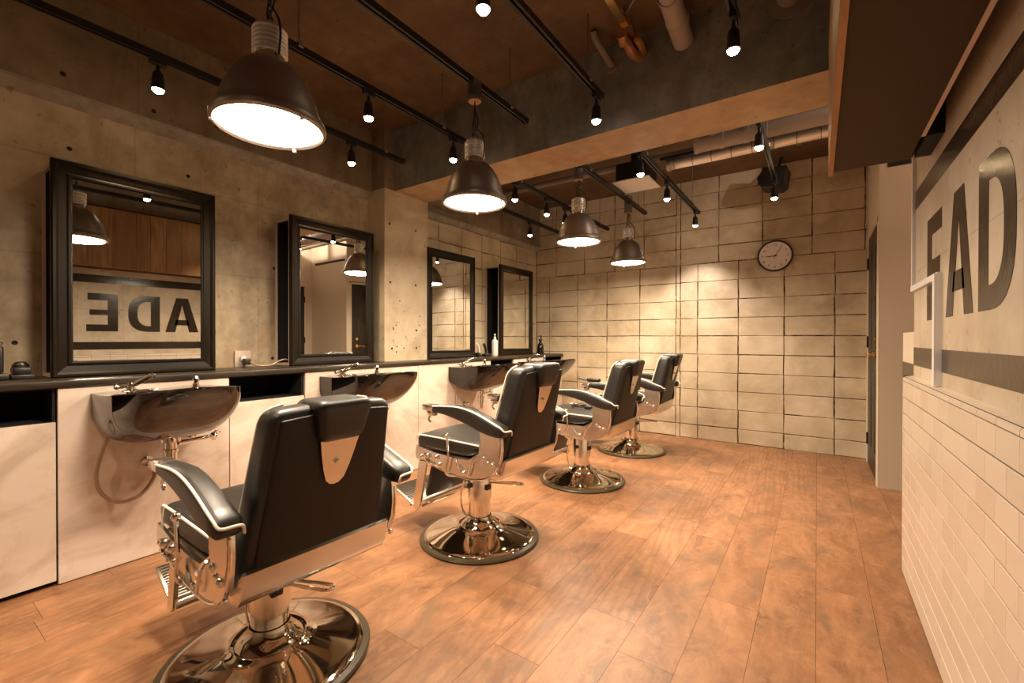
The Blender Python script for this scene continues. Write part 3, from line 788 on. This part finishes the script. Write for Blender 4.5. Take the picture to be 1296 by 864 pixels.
    mb = MB(); Mp = Matrix.Translation((-.225, 0, .315)) @ Matrix.Rotation(math.atan2(.055, .2), 4, 'Y'); mb.rbox((-.014, -.17, -.10), (.016, .17, .085), .012, 3, Mp); mb.build('legrest_pad', M['leather'], t)
    mb = MB(); mb.rbox((-.285, -.2, .165), (-.25, .2, .195), .006, 2); mb.rbox((-.262, .185, .16), (-.225, .21, .23), .006, 2); mb.build('legrest_crossbar', M['chrome_satin'], t)
    Mf = Matrix.Translation((-.312, 0, .152)) @ Matrix.Rotation(math.atan2(.078, .186), 4, 'Y')
    mb = MB(); mb.rbox((-.205, -.195, -.008), (0, .195, .004), .004, 2, Mf); fp = mb.build('footplate', M['chrome_satin'], t)
    mb = MB()
    for k in range(15): mb.rbox((-.198+.013*k, -.185, .002), (-.198+.013*k+.007, .185, .008), .002, 1, Mf)
    mb.build('tread', M['chrome'], fp)
    mb = MB(); mb.cyl((-.385, -.16, .175), (-.385, -.16, .135), .006, 8); mb.cyl((-.385, .16, .175), (-.385, .16, .135), .006, 8); mb.build('stop_peg', M['black'], fp)
    # pump pedal
    mb = MB(); mb.tube([(.05, -.02, .315), (.15, -.022, .317), (.235, -.012, .312), (.252, .012, .308), (.235, .035, .306), (.15, .03, .305), (.05, .02, .30)], .0065, 10, 2); mb.build('pump_pedal', M['chrome'], t)
    mb = MB(); mb.tube([(-.10, -.02, .30), (-.12, -.03, .2), (-.10, -.03, .12), (-.06, -.02, .10)], .006, 10, 2); mb.build('brake_lever', M['chrome'], t)
    return t
ch0 = make_chair()
cd = [(-1.555, .785, -.035, math.radians(-2.5), 'black barber chair nearest the camera, back panel facing us'),
      (-1.55, 1.935, 0, math.radians(-1.5), 'black barber chair second from the camera, near armrest in full view'),
      (-1.515, 3.17, -.03, math.radians(-1.5), 'black barber chair third from the camera with a dark cable lying on its seat'),
      (-1.52, 4.30, -.015, 0, 'farthest black barber chair, before the block wall')]
lower = {'pump_column', 'rim', 'base'}
for i, (x, y, dz, rz, lab) in enumerate(cd):
    t = ch0 if i == 0 else copy_tree(ch0)
    t.location = (x, y, 0); t.rotation_euler[2] = rz; tag(t, lab, 'barber chair', 'barber chairs lined up before the mirrors')
    for c in t.children:      # hydraulic height: only what sits on the pump moves
        if c.name.split('.')[0] not in lower: c.location.z = dz+(.035 if i == 0 and (c.name.startswith('legrest') or c.name.startswith('footplate')) else 0)
        if i == 0 and c.name in ('backrest', 'headrest'): c.location.z -= .016
        if i == 0 and c.name.startswith('pump_pedal'): c.rotation_euler[2] = math.radians(20)

# tool and cable lying on the third chair
mb = MB(); x0, y0_ = -1.51, 3.17
mb.tube([(x0-.155, y0_+.245, .765), (x0-.14, y0_+.25, .77), (x0-.11, y0_+.255, .758), (x0-.06, y0_+.265, .758), (x0+.0, y0_+.268, .76)], .008, 10, 2)
mb.rbox((x0-.085, y0_+.245, .743), (x0+.03, y0_+.29, .775), .012, 3)
o = mb.build('hair_clipper', M['black']); tag(o, 'small black hair clipper resting on the far armrest of the third chair', 'hair clipper')
mb = MB(); pts = []
for k in range(46):
    a = k*.42; pts.append((x0-.03+.09*math.cos(a)*(1-k*.006), y0_+.05+.07*math.sin(a)*(1+.003*k), .563+.0006*k))
mb.tube(pts, .0035, 6); mb.rbox((x0+.02, y0_-.02, .560), (x0+.075, y0_+.01, .583), .006, 2)
o = mb.build('power_cable', M['black']); tag(o, 'thin dark cable coiled on the seat of the third chair', 'cable')

# ------------------------------------------------------------------ pendants
ZT, ZF = 2.50, 2.45
def make_pendant():
    t = empty('pendant_lamp', (0, 0, 0))      # origin at the rim centre
    mb = MB(); out = [(.055, .215), (.075, .205), (.098, .182), (.122, .145), (.143, .098), (.157, .05), (.163, .026), (.167, .020), (.175, .018), (.179, .008), (.178, -.004), (.168, -.010)]
    mb.lathe(out+[(.160, .0), (.150, .05), (.115, .14), (.07, .19), (.05, .2)], 72, cap=False); mb.build('shade', M['bronze'], t, 50)
    mb = MB(); mb.lathe([(.164, .0), (.15, -.004), (.08, -.009), (.01, -.011)], 48); gl = mb.build('glass_diffuser', M['lamp_glass'], t, 40)
    mb = MB()
    for k in range(3):
        a = .6+k*2*PI/3; mb.rbox((-.006, -.004, -.018), (.006, .008, .0), .002, 1, Matrix.Rotation(a, 4, 'Z') @ Matrix.Translation((0, .168, 0)))
    mb.build('clip', M['alu'], t)
    mb = MB(); mb.lathe([(.05, .205), (.056, .213), (.050, .218), (.047, .238), (.050, .240)], 40, cap=False)
    mb.build('collar', M['chrome_satin'], t)
    pr = [(.046, .238)]
    for k in range(6):
        z = .242+k*.0148; pr += [(.0505, z), (.0555, z+.003), (.0555, z+.006), (.0505, z+.0095), (.050, z+.0125)]
    pr += [(.048, .334), (.03, .340), (.012, .342)]
    mb = MB(); mb.lathe(pr, 40); mb.build('ribbed_housing', M['alu'], t, 40)
    mb = MB(); mb.tube([(-.02, 0, .338), (-.018, 0, .36), (0, 0, .378), (.018, 0, .36), (.02, 0, .338)], .0035, 8, 2)
    z = .385; k = 0
    while z < .50:
        a = (k % 2)*PI/2; r1, r2 = .007, .013
        mb.tube([(r1*math.cos(w_)*math.cos(a), r1*math.cos(w_)*math.sin(a), z+r2*math.sin(w_)) for w_ in [2*PI*j/10 for j in range(10)]], .0022, 6, 0, True)
        z += .019; k += 1
    mb.build('chain', M['track'], t)
    mb = MB(); mb.tube([(0, 0, .56), (.002, 0, .50), (.02, .01, .44), (.008, .004, .40), (.03, .0, .385), (.062, .0, .34), (.07, 0, .29), (.062, 0, .25), (.058, 0, .225)], .0038, 8, 2)
    mb.tube([(0, 0, .56), (0, 0, .50), (-.012, .004, .45), (-.02, .0, .40), (-.014, 0, .36)], .0032, 8, 2); mb.build('cord', M['black'], t)
    return t
pn0 = make_pendant()
pd = [(.785, 1.828, 'bell pendant lamp nearest the camera, hanging above the first chair'),
      (1.888, 1.848, 'bell pendant lamp in front of the concrete beam, above the second chair'),
      (3.17, 1.868, 'bell pendant lamp just beyond the beam, above the third chair'),
      (4.28, 1.862, 'farthest bell pendant lamp, before the block wall')]
for i, (y, z, lab) in enumerate(pd):
    t = pn0 if i == 0 else copy_tree(pn0)
    t.location = (-1.55, y, z); tag(t, lab, 'pendant lamp', 'bell shaped pendant lamps above the chairs')
    zt = (ZT if y < 2.5 else ZF)-.016
    mb = MB(); mb.lathe([(.037, zt-.085-z), (.037, zt-z)], 32); mb.build('canopy', M['grey_cap'], t)
    mb = MB(); mb.lathe([(.030, zt-.088-z), (.034, zt-.0852-z)], 32); mb.build('canopy_disc', M['copper'], t)
    mb = MB(); mb.cyl((0, 0, .48), (0, 0, zt-.088-z), .0035, 8); mb.build('cord_drop', M['black'], t)

# ------------------------------------------------------------------ tracks and spots
def track(x, y0, y1, z, rods, lab):
    t = empty('lighting_track', (x, (y0+y1)/2, z)); h = (y1-y0)/2; tag(t, lab, 'lighting track', 'black ceiling lighting tracks')
    mb = MB(); mb.box((-.017, -h, -.008), (-.011, h, .016)); mb.box((.011, -h, -.008), (.017, h, .016)); mb.box((-.011, -h, .0), (.011, h, .016)); mb.box((-.018, h-.004, -.014), (.018, h+.01, .017))
    mb.box((-.017, -h, -.016), (-.006, h, -.008)); mb.box((.006, -h, -.016), (.017, h, -.008)); mb.build('rail', M['track'], t, 0)
    for r_ in rods:
        mb = MB(); mb.cyl((0, r_-(y0+y1)/2, .016), (0, r_-(y0+y1)/2, ZC-z), .0042, 8); mb.rbox((-.022, r_-(y0+y1)/2-.014, .002), (.022, r_-(y0+y1)/2+.014, .03), .003, 1); mb.build('hanger_rod', M['rod'], t)
track(-2.70, -1.6, 2.40, ZT, (-.6, 1.21, 2.22), 'black track nearest the left wall, before the beam')
track(-2.07, -1.6, 2.40, ZT, (-.2, 1.186, 2.18), 'black track above the sinks, second from the left wall, before the beam')
track(-1.55, -1.6, 2.40, ZT, (-.3, 2.222), 'black track carrying the two nearest pendant lamps')
track(-1.035, -1.6, 2.40, ZT, (-.3, 2.228), 'black track ending at the beam, right of the pendant lamps')
track(-.30, -1.6, 2.15, ZT, (.5,), 'short black track end at the top near the wood bulkhead')
track(-2.70, 2.98, 5.0, ZF, (3.4, 4.8), 'black track beyond the beam, closest to the left wall')
track(-2.12, 2.98, 5.15, ZF, (3.2, 4.9), 'black track beyond the beam carrying three warm spots above the sinks')
track(-1.52, 2.98, 4.72, ZF, (3.3, 4.5), 'black track beyond the beam carrying the two far pendants')
track(-1.05, 2.98, 5.02, ZF, (3.25, 4.75), 'black track beyond the beam beside the ceiling vent box')
track(-.30, 3.0, 4.45, ZF, (3.6,), 'black track beyond the beam, in front of the black speaker')

def make_spot(kind):
    t = empty('spotlight', (0, 0, 0))   # origin at the track
    mb = MB(); mb.rbox((-.014, -.035, -.045), (.014, .035, -.014), .003, 1); mb.cyl((0, 0, -.045), (0, 0, -.075), .008, 10); mb.sphere((0, 0, -.075), .012, 10); mb.build('mount', M['track'], t)
    mb = MB(); mb.lathe([(.012, -.075), (.021, -.085), (.024, -.10), (.027, -.158), (.029, -.165), (.026, -.166), (.024, -.160)], 28); mb.build('lamp_head', M['track'], t)
    mb = MB(); mb.lathe([(.0245, -.1615), (.0235, -.170), (.018, -.178), (.009, -.183), (.002, -.184)], 24); mb.build('bulb', M['spot_white' if kind else 'spot_warm'], t)
    return t
spw, spc = make_spot(0), make_spot(1)
sp = [  # x, y, white?, energy, label
 (-2.70, .82, 0, 'warm spotlight on the track nearest the left wall, left of the first pendant'),
 (-2.70, 1.93, 0, 'warm spotlight on the left wall track, above the second mirror'),
 (-2.07, 1.59, 0, 'warm spotlight between the first and second pendants'),
 (-2.07, 2.29, 0, 'warm spotlight against the beam, just left of the second pendant'),
 (-1.035, 1.31, 1, 'white spotlight at the top edge of the ceiling view'),
 (-1.035, 2.34, 1, 'white spotlight at the track end in front of the beam'),
 (-.30, 2.10, 0, 'warm spotlight near the wood bulkhead, before the beam'),
 (-2.12, 3.12, 0, 'warm spotlight beyond the beam, first of three in a row'),
 (-2.12, 3.66, 0, 'warm spotlight beyond the beam, middle of three in a row'),
 (-2.12, 4.03, 0, 'warm spotlight beyond the beam, partly behind the third pendant'),
 (-2.70, 4.28, 0, 'warm spotlight beyond the beam, lowest and closest to the left wall'),
 (-1.05, 3.15, 1, 'white spotlight in front of the ceiling vent box'),
 (-1.05, 3.83, 1, 'white spotlight right of the ceiling vent box'),
 (-1.05, 4.88, 1, 'white spotlight at the track end shining on the block wall'),
 (-.30, 3.12, 0, 'warm spotlight below the spiral duct'),
 (-.30, 4.31, 0, 'warm spotlight just below the black speaker'),
 (-2.07, -.1, 0, 'spotlight behind the viewpoint over the sinks'),
 (-1.035, -.3, 1, 'spotlight behind the viewpoint over the floor'),
 (-2.70, -.5, 0, 'spotlight behind the viewpoint near the left wall'),
]
used = [0, 0]
for (x, y, wh, lab) in sp:
    src = spc if wh else spw
    t = src if not used[wh] else copy_tree(src); used[wh] = 1
    zt = ZT if y < 2.5 else ZF
    t.location = (x, y, zt); tag(t, lab, 'spotlight', 'small black ceiling spotlights')
    L = bpy.data.lights.new('spot_beam', 'SPOT'); L.energy = 46 if wh else (52 if x < -2.5 else 40); L.color = (1, .85, .70) if wh else (1, .72, .45)
    L.spot_size = math.radians(95 if not wh else 80); L.spot_blend = .8; L.shadow_soft_size = .022
    lo_ = bpy.data.objects.new('spot_beam', L); COL.objects.link(lo_); lo_.location = (x, y, zt-.212)
    if x == -.30: L.energy = 28
    if abs(y-4.88) < .01: L.energy = 46; L.spot_size = math.radians(100); L.spot_blend = .75; L.color = (1, .86, .76)
for (y, z, lab) in pd:
    L = bpy.data.lights.new('pendant_light', 'AREA'); L.shape = 'DISK'; L.size = .30; L.energy = 24; L.color = (1, .80, .58)
    lo_ = bpy.data.objects.new('pendant_light', L); COL.objects.link(lo_); lo_.location = (-1.55, y, z-.016)

hl_ = empty('hall_fill_downlight', (.95, 3.6, ZC-.03)); tag(hl_, 'added unseen downlight brightening the side hall, hidden behind the bulkhead', 'added light')  # fixture added to light the hall, no source in view
mb = MB(); mb.lathe([(.05, .03), (.06, .0), (.045, -.002), (.042, .01)], 28, None, False); mb.build('trim_ring', M['white'], hl_)
mb = MB(); mb.lathe([(.041, .008), (.02, .004), (.002, .003)], 24); mb.build('bulb', M['spot_warm'], hl_)
L = bpy.data.lights.new('hall_fill_light', 'POINT'); L.energy = 34; L.color = (1, .84, .68); L.shadow_soft_size = .04  # added point source that brightens the hall wall
lo_ = bpy.data.objects.new('hall_fill_light', L); COL.objects.link(lo_); lo_.location = (.95, 3.6, ZC-.10)

# ------------------------------------------------------------------ ceiling services
mb = MB(); mb.cyl((-3.12, 3.95, 2.69), (-.78, 3.95, 2.69), .030, 20); o = mb.build('ceiling_pipe', M['pvc']); tag(o, 'thin grey pipe crossing under the ceiling beyond the beam', 'pipe')
mb = MB(); mb.cyl((-.80, 3.70, 2.62), (2.0, 3.70, 2.62), .056, 24)
for xx in (-.80, -.62, -.45): mb.cyl((xx, 3.70, 2.62), (xx+.03, 3.70, 2.62), .061, 24)
mb.tube([(-.68, 3.70, 2.63), (-.66, 3.70, 2.70), (-.66, 3.70, ZC)], .050, 14, 2)
o = mb.build('insulated_pipe', M['wrap']); tag(o, 'thick wrapped insulated pipe above the silver duct', 'pipe')
mb = MB(); mb.cyl((-1.06, 3.88, 2.585), (2.0, 3.88, 2.585), .043, 28)
du = empty('spiral_duct', (0, 0, 0)); tag(du, 'shiny silver round duct running from the vent box to the wood bulkhead', 'duct'); mb.build('duct_tube', M['duct'], du)
mb = MB(); x = -1.0
while x < .3: mb.lathe([(.0445, 0), (.0455, .002), (.0445, .004)], 28, Matrix.Translation((x, 3.88, 2.585)) @ Matrix.Rotation(PI/2, 4, 'Y'), False); x += .145
mb.build('seam', M['void'], du)
mb = MB(); mb.box((-1.1, 3.79, 2.605), (2.0, 3.83, 2.628)); mb.build('black_channel', M['track'], du, 0)
mb = MB(); mb.lathe([(.05, -.03), (.05, .0), (.02, .012)], 24, Matrix.Translation((-1.06, 3.88, 2.585)) @ Matrix.Rotation(-PI/2, 4, 'Y')); mb.build('end_fitting', M['alu'], du)
mb = MB()
for xx in (-.14, .9): mb.box((xx, 3.775, 2.60), (xx+.035, 3.785, ZC)); mb.box((xx, 3.935, 2.55), (xx+.035, 3.94, ZC))
mb.build('hanger', M['rod'], du, 0)
vb = empty('ceiling_vent', (-1.36, 3.97, 2.50)); tag(vb, 'hanging black vent box with a white square grille beneath, beyond the beam', 'vent')
mb = MB(); mb.rbox((-.14, -.15, .012), (.14, .15, .17), .005, 1); mb.build('housing', M['black'], vb)
mb = MB(); mb.rbox((-.165, -.175, 0), (.165, .175, .012), .004, 1); mb.build('grille', M['white'], vb)
mb = MB(); mb.cyl((0, 0, .17), (0, 0, .37), .05, 20); mb.build('neck', M['black'], vb)
# speaker
s_ = empty('ceiling_speaker', (-.35, 4.95, 2.64)); s_.rotation_euler = (math.radians(-12), math.radians(14), math.radians(-14)); tag(s_, 'black angled loudspeaker hanging high before the block wall above the clock', 'speaker')
mb = MB(); mb.prism([(-.125, -.03), (-.09, .085), (.10, .10), (.125, -.06), (.09, -.10), (-.07, -.10)], -.08, .08, 'y'); mb.build('cabinet', M['black'], s_, 20)
mb = MB(); mb.rbox((-.1, -.092, -.09), (.1, -.078, .08), .01, 2); mb.build('grille', M['track'], s_)
mb = MB(); mb.tube([(0, 0, .1), (-.02, .05, .17), (-.03, .06, .26)], .012, 10, 1); mb.build('bracket', M['track'], s_)
# pipes into the beam
mb = MB(); mb.tube([(-.58, 1.95, ZC-.02), (-.60, 2.1, 2.83), (-.61, 2.3, 2.78), (-.612, 2.548, 2.735)], .052, 20, 2)
for yy, zz in ((2.25, 2.795), (2.40, 2.767)): mb.lathe([(.054, -.02), (.058, -.015), (.058, .015), (.054, .02)], 24, Matrix.Translation((-.609, yy, zz)) @ Matrix.Rotation(PI/2+.2, 4, 'X'), False)
o = mb.build('drain_pipe', M['wrap']); tag(o, 'fat grey drain pipe bending into the dark beam face', 'pipe')
mb = MB(); mb.tube([(-.10, 2.2, 2.84), (-.11, 2.4, 2.80), (-.112, 2.549, 2.77)], .06, 20, 2); mb.lathe([(.06, -.003), (.10, -.002), (.10, .003)], 28, Matrix.Translation((-.112, 2.548, 2.765)) @ Matrix.Rotation(PI/2, 4, 'X'))
o = mb.build('round_pipe', M['pvc']); tag(o, 'pale round pipe end entering the beam beside the wood bulkhead', 'pipe')
mb = MB(); mb.tube([(-1.06, 2.36, ZC-.01), (-1.06, 2.38, 2.83), (-1.04, 2.44, 2.785), (-1.03, 2.549, 2.755)], .02, 14, 2); mb.lathe([(.02, -.003), (.045, -.002), (.045, .003)], 24, Matrix.Translation((-1.03, 2.548, 2.755)) @ Matrix.Rotation(PI/2, 4, 'X'))
o = mb.build('elbow_pipe', M['pvc']); tag(o, 'slim grey elbow pipe dropping from ceiling into the beam', 'pipe')
cn = empty('conduit_bundle', (-.85, 2.3, 2.75)); tag(cn, 'metal conduit with copper wrapped fittings entering the beam', 'conduit')
mb = MB(); mb.rbox((-.02, -.7, .01), (.025, .24, .04), .004, 1); mb.box((-.035, -.03, -.005), (.04, .01, .05)); mb.build('conduit', M['brass'], cn)
mb = MB(); mb.tube([(-.03, .02, .0), (-.035, .06, -.012), (-.025, .10, -.01), (-.02, .14, -.028), (-.015, .19, -.03), (.0, .245, -.02)], .026, 10, 1); mb.tube([(.03, .10, .0), (.035, .15, -.01), (.025, .19, .0), (.02, .245, .0)], .02, 9, 1); mb.rbox((-.06, .05, -.03), (-.02, .09, .01), .01, 2); mb.build('wrapped_fitting', M['copper'], cn)
mb = MB(); mb.cyl((.0, -.02, .04), (.0, -.02, .12), .005, 8); mb.tube([(.0, -.02, .06), (.1, -.1, .09), (.25, -.2, .119)], .004, 8, 1); mb.build('hanger_wire', M['rod'], cn)

# ------------------------------------------------------------------ clock
ck = empty('wall_clock', (-.355, YB-.003, 1.945)); tag(ck, 'round black rimmed wall clock on the concrete block wall', 'clock')
Rm = Matrix.Rotation(PI/2, 4, 'X')
mb = MB(); mb.lathe([(.150, 0), (.156, .002), (.158, .02), (.152, .034), (.144, .036), (.141, .026)], 64, Rm, False); mb.build('rim', M['black'], ck)
mb = MB(); mb.lathe([(.1, 0), (.142, .002), (.142, .02)], 64, Rm); mb.build('face', M['clock_face'], ck, 0)
def text(body, size, loc, mat, parent, name, rot):
    cu = bpy.data.curves.new(name, 'FONT'); cu.body = body; cu.size = size; cu.extrude = .0006; cu.align_x = 'CENTER'; cu.align_y = 'CENTER'
    o = bpy.data.objects.new(name, cu); o.data.materials.append(mat); COL.objects.link(o)
    dg = bpy.context.evaluated_depsgraph_get(); me = bpy.data.meshes.new_from_object(o.evaluated_get(dg)); bpy.data.objects.remove(o)
    me.materials.clear(); me.materials.append(mat)
    o = bpy.data.objects.new(name, me); COL.objects.link(o); o.location = loc; o.rotation_euler = rot; o.parent = parent; return o
for h in range(1, 13):
    a = h*PI/6; text(str(h), .034, (.110*math.sin(a), -.0212, .110*math.cos(a)), M['black'], ck, 'numeral', (PI/2, 0, 0))
def hand(ang, L, w_):
    mb = MB(); Mh = Matrix.Rotation(ang, 4, 'Y'); mb.prism([(-w_, -.02), (w_, -.02), (w_*.7, L), (-w_*.7, L)], -.0245, -.0235, 'y', Mh); mb.build('hand', M['black'], ck, 0)
hand(math.radians(-92), .085, .0045); hand(math.radians(33), .105, .0035)
mb = MB(); mb.lathe([(.007, .021), (.007, .027)], 14, Rm); mb.build('centre_cap', M['black'], ck)

# ------------------------------------------------------------------ small things on the shelf
ZS = .9125
ot = empty('wall_outlet', (XL, 1.425, .965)); tag(ot, 'white wall outlet above the shelf between the first two mirrors', 'outlet')
mb = MB(); mb.rbox((.0005, -.05, -.055), (.012, .05, .055), .004, 2); mb.build('cover_plate', M['edge'], ot)
mb = MB(); mb.rbox((.012, -.02, -.012), (.032, .012, .018), .004, 2); mb.build('socket', M['white'], ot)
mb = MB(); mb.rbox((-.026, -.02, -.02), (.02, .02, .02), .006, 2)
o = mb.build('power_plug', M['black']); o.location = (XL+.056, 1.43, .948); tag(o, 'black plug in the wall outlet', 'plug')
mb = MB(); mb.tube([(XL+.07, 1.44, .945), (XL+.11, 1.47, .925), (XL+.12, 1.50, ZS+.006), (XL+.15, 1.54, ZS+.006), (XL+.16, 1.57, ZS+.03), (XL+.17, 1.62, ZS+.05), (XL+.16, 1.66, ZS+.04), (XL+.12, 1.68, ZS+.02)], .005, 8, 2)
mb.tube([(XL+.10, 1.50, ZS+.006), (XL+.14, 1.58, ZS+.02), (XL+.19, 1.66, ZS+.02), (XL+.2, 1.62, ZS+.006)], .004, 8, 2)
o = mb.build('appliance_cord', M['hose']); tag(o, 'loose twisted cord lying on the shelf beside the second mirror', 'cord')
# clipper stand and clipper at the left edge
t = empty('clipper_charger', (-3.05, .395, ZS)); tag(t, 'black charging stand on the shelf left of the nearest mirror', 'charging stand')
mb = MB(); mb.rbox((-.05, -.03, 0), (.05, .045, .022), .005, 2); mb.build('base', M['black'], t)
mb = MB(); mb.rbox((-.045, -.022, .022), (.045, .035, .055), .008, 2, fn=None); mb.lathe([(.028, .05), (.028, .065), (.018, .078), (.003, .082)], 24, Matrix.Translation((0, .006, 0))); mb.build('dome', M['black'], t)
t = empty('hair_clipper_stand', (-3.03, .30, ZS)); tag(t, 'black hair clipper standing upright at the left edge of the shelf', 'hair clipper')
mb = MB(); mb.rbox((-.04, -.05, 0), (.04, .06, .03), .008, 2); mb.build('dock', M['black'], t)
mb = MB(); mb.rbox((-.02, -.0, .03), (.022, .046, .155), .012, 3); mb.build('clipper_body', M['black'], t); mb = MB(); mb.rbox((-.018, .004, .155), (.018, .042, .172), .003, 1); mb.rbox((.02, .012, .08), (.025, .034, .11), .002, 1); mb.build('blade', M['chrome'], t)
# bottles and brushes between the far mirrors
t = empty('pump_bottle', (-2.99, 4.00, ZS)); tag(t, 'white pump bottle standing in front of the farthest mirror', 'bottle')
mb = MB(); mb.lathe([(.004, 0), (.031, .001), (.033, .006), (.033, .165), (.028, .178), (.014, .185), (.013, .195)], 28); mb.build('body', M['white'], t)
mb = MB(); mb.lathe([(.015, .19), (.015, .21), (.006, .212), (.006, .235), (.013, .236), (.013, .246)], 20); mb.tube([(0, 0, .241), (.02, -.02, .241), (.03, -.03, .234)], .005, 8, 1); mb.build('pump', M['white'], t)
t = empty('spray_bottle', (-2.93, 4.90, ZS)); tag(t, 'dark spray bottle on the shelf right of the farthest mirror', 'bottle')
mb = MB(); mb.lathe([(.004, 0), (.04, .001), (.043, .01), (.043, .09), (.035, .12), (.016, .145), (.014, .165)], 28); mb.build('body', M['black_gloss'], t)
mb = MB(); mb.rbox((-.012, -.03, .165), (.012, .03, .19), .006, 2); mb.lathe([(.016, .15), (.016, .168)], 16); mb.tube([(0, .01, .185), (0, .02, .21), (0, .01, .235)], .008, 8, 1); mb.build('trigger', M['black'], t)
t = empty('hair_brush', (-2.99, 3.70, ZS)); tag(t, 'black hair brush with a curved white handle by the third mirror', 'brush')
mb = MB(); mb.rbox((-.03, -.02, 0), (.03, .02, .045), .01, 2); mb.build('bristles', M['black'], t)
mb = MB(); mb.tube([(0, .03, .02), (0, .025, .07), (0, .008, .115), (0, -.02, .145)], .008, 10, 2); mb.build('handle', M['white'], t)
t = empty('hair_trimmer', (-2.99, 3.83, ZS)); tag(t, 'black trimmer leaning in its dock between the two far mirrors', 'trimmer')
mb = MB(); mb.rbox((-.03, -.03, 0), (.03, .075, .03), .008, 2); mb.build('dock', M['black'], t)
mb = MB(); mb.tube([(0, .02, .025), (0, .01, .07), (0, -.01, .11), (0, -.03, .135)], .015, 12, 2); mb.build('body', M['black'], t); mb = MB(); mb.tube([(.014, .02, .03), (.012, .01, .08), (.012, -.005, .105)], .004, 8, 1); mb.build('trim_line', M['chrome'], t)

# ------------------------------------------------------------------ world, camera, view
wd = bpy.data.worlds.new('world'); sc.world = wd; wd.use_nodes = True
bg = wd.node_tree.nodes['Background']; bg.inputs[0].default_value = (1, .85, .7, 1); bg.inputs[1].default_value = .05
cam = bpy.data.cameras.new('camera'); co = bpy.data.objects.new('camera', cam); COL.objects.link(co); sc.camera = co
cam.sensor_width = 36; cam.lens = 561/1296*36; cam.clip_start = .02
yaw, pitch, roll = math.radians(34.55), math.radians(-.3), math.radians(.08)
fw_ = Vector((-math.sin(yaw)*math.cos(pitch), math.cos(yaw)*math.cos(pitch), math.sin(pitch))); rt = Vector((math.cos(yaw), math.sin(yaw), 0)); up = rt.cross(fw_)
r2 = rt*math.cos(roll)+up*math.sin(roll); u2 = -rt*math.sin(roll)+up*math.cos(roll)
Mc = Matrix((r2, u2, -fw_)).transposed().to_4x4(); Mc.translation = Vector((0, 0, 1.10)); co.matrix_world = Mc
vs_ = sc.view_settings; sc.display_settings.display_device = 'sRGB'; vs_.view_transform = 'Standard'; vs_.look = 'None'; vs_.gamma = 1; vs_.use_curve_mapping = False; vs_.exposure = 0.55
cy = sc.cycles; cy.use_denoising = True; cy.max_bounces = 10; cy.diffuse_bounces = 6; cy.glossy_bounces = 6; cy.sample_clamp_indirect = 6; cy.use_light_tree = True
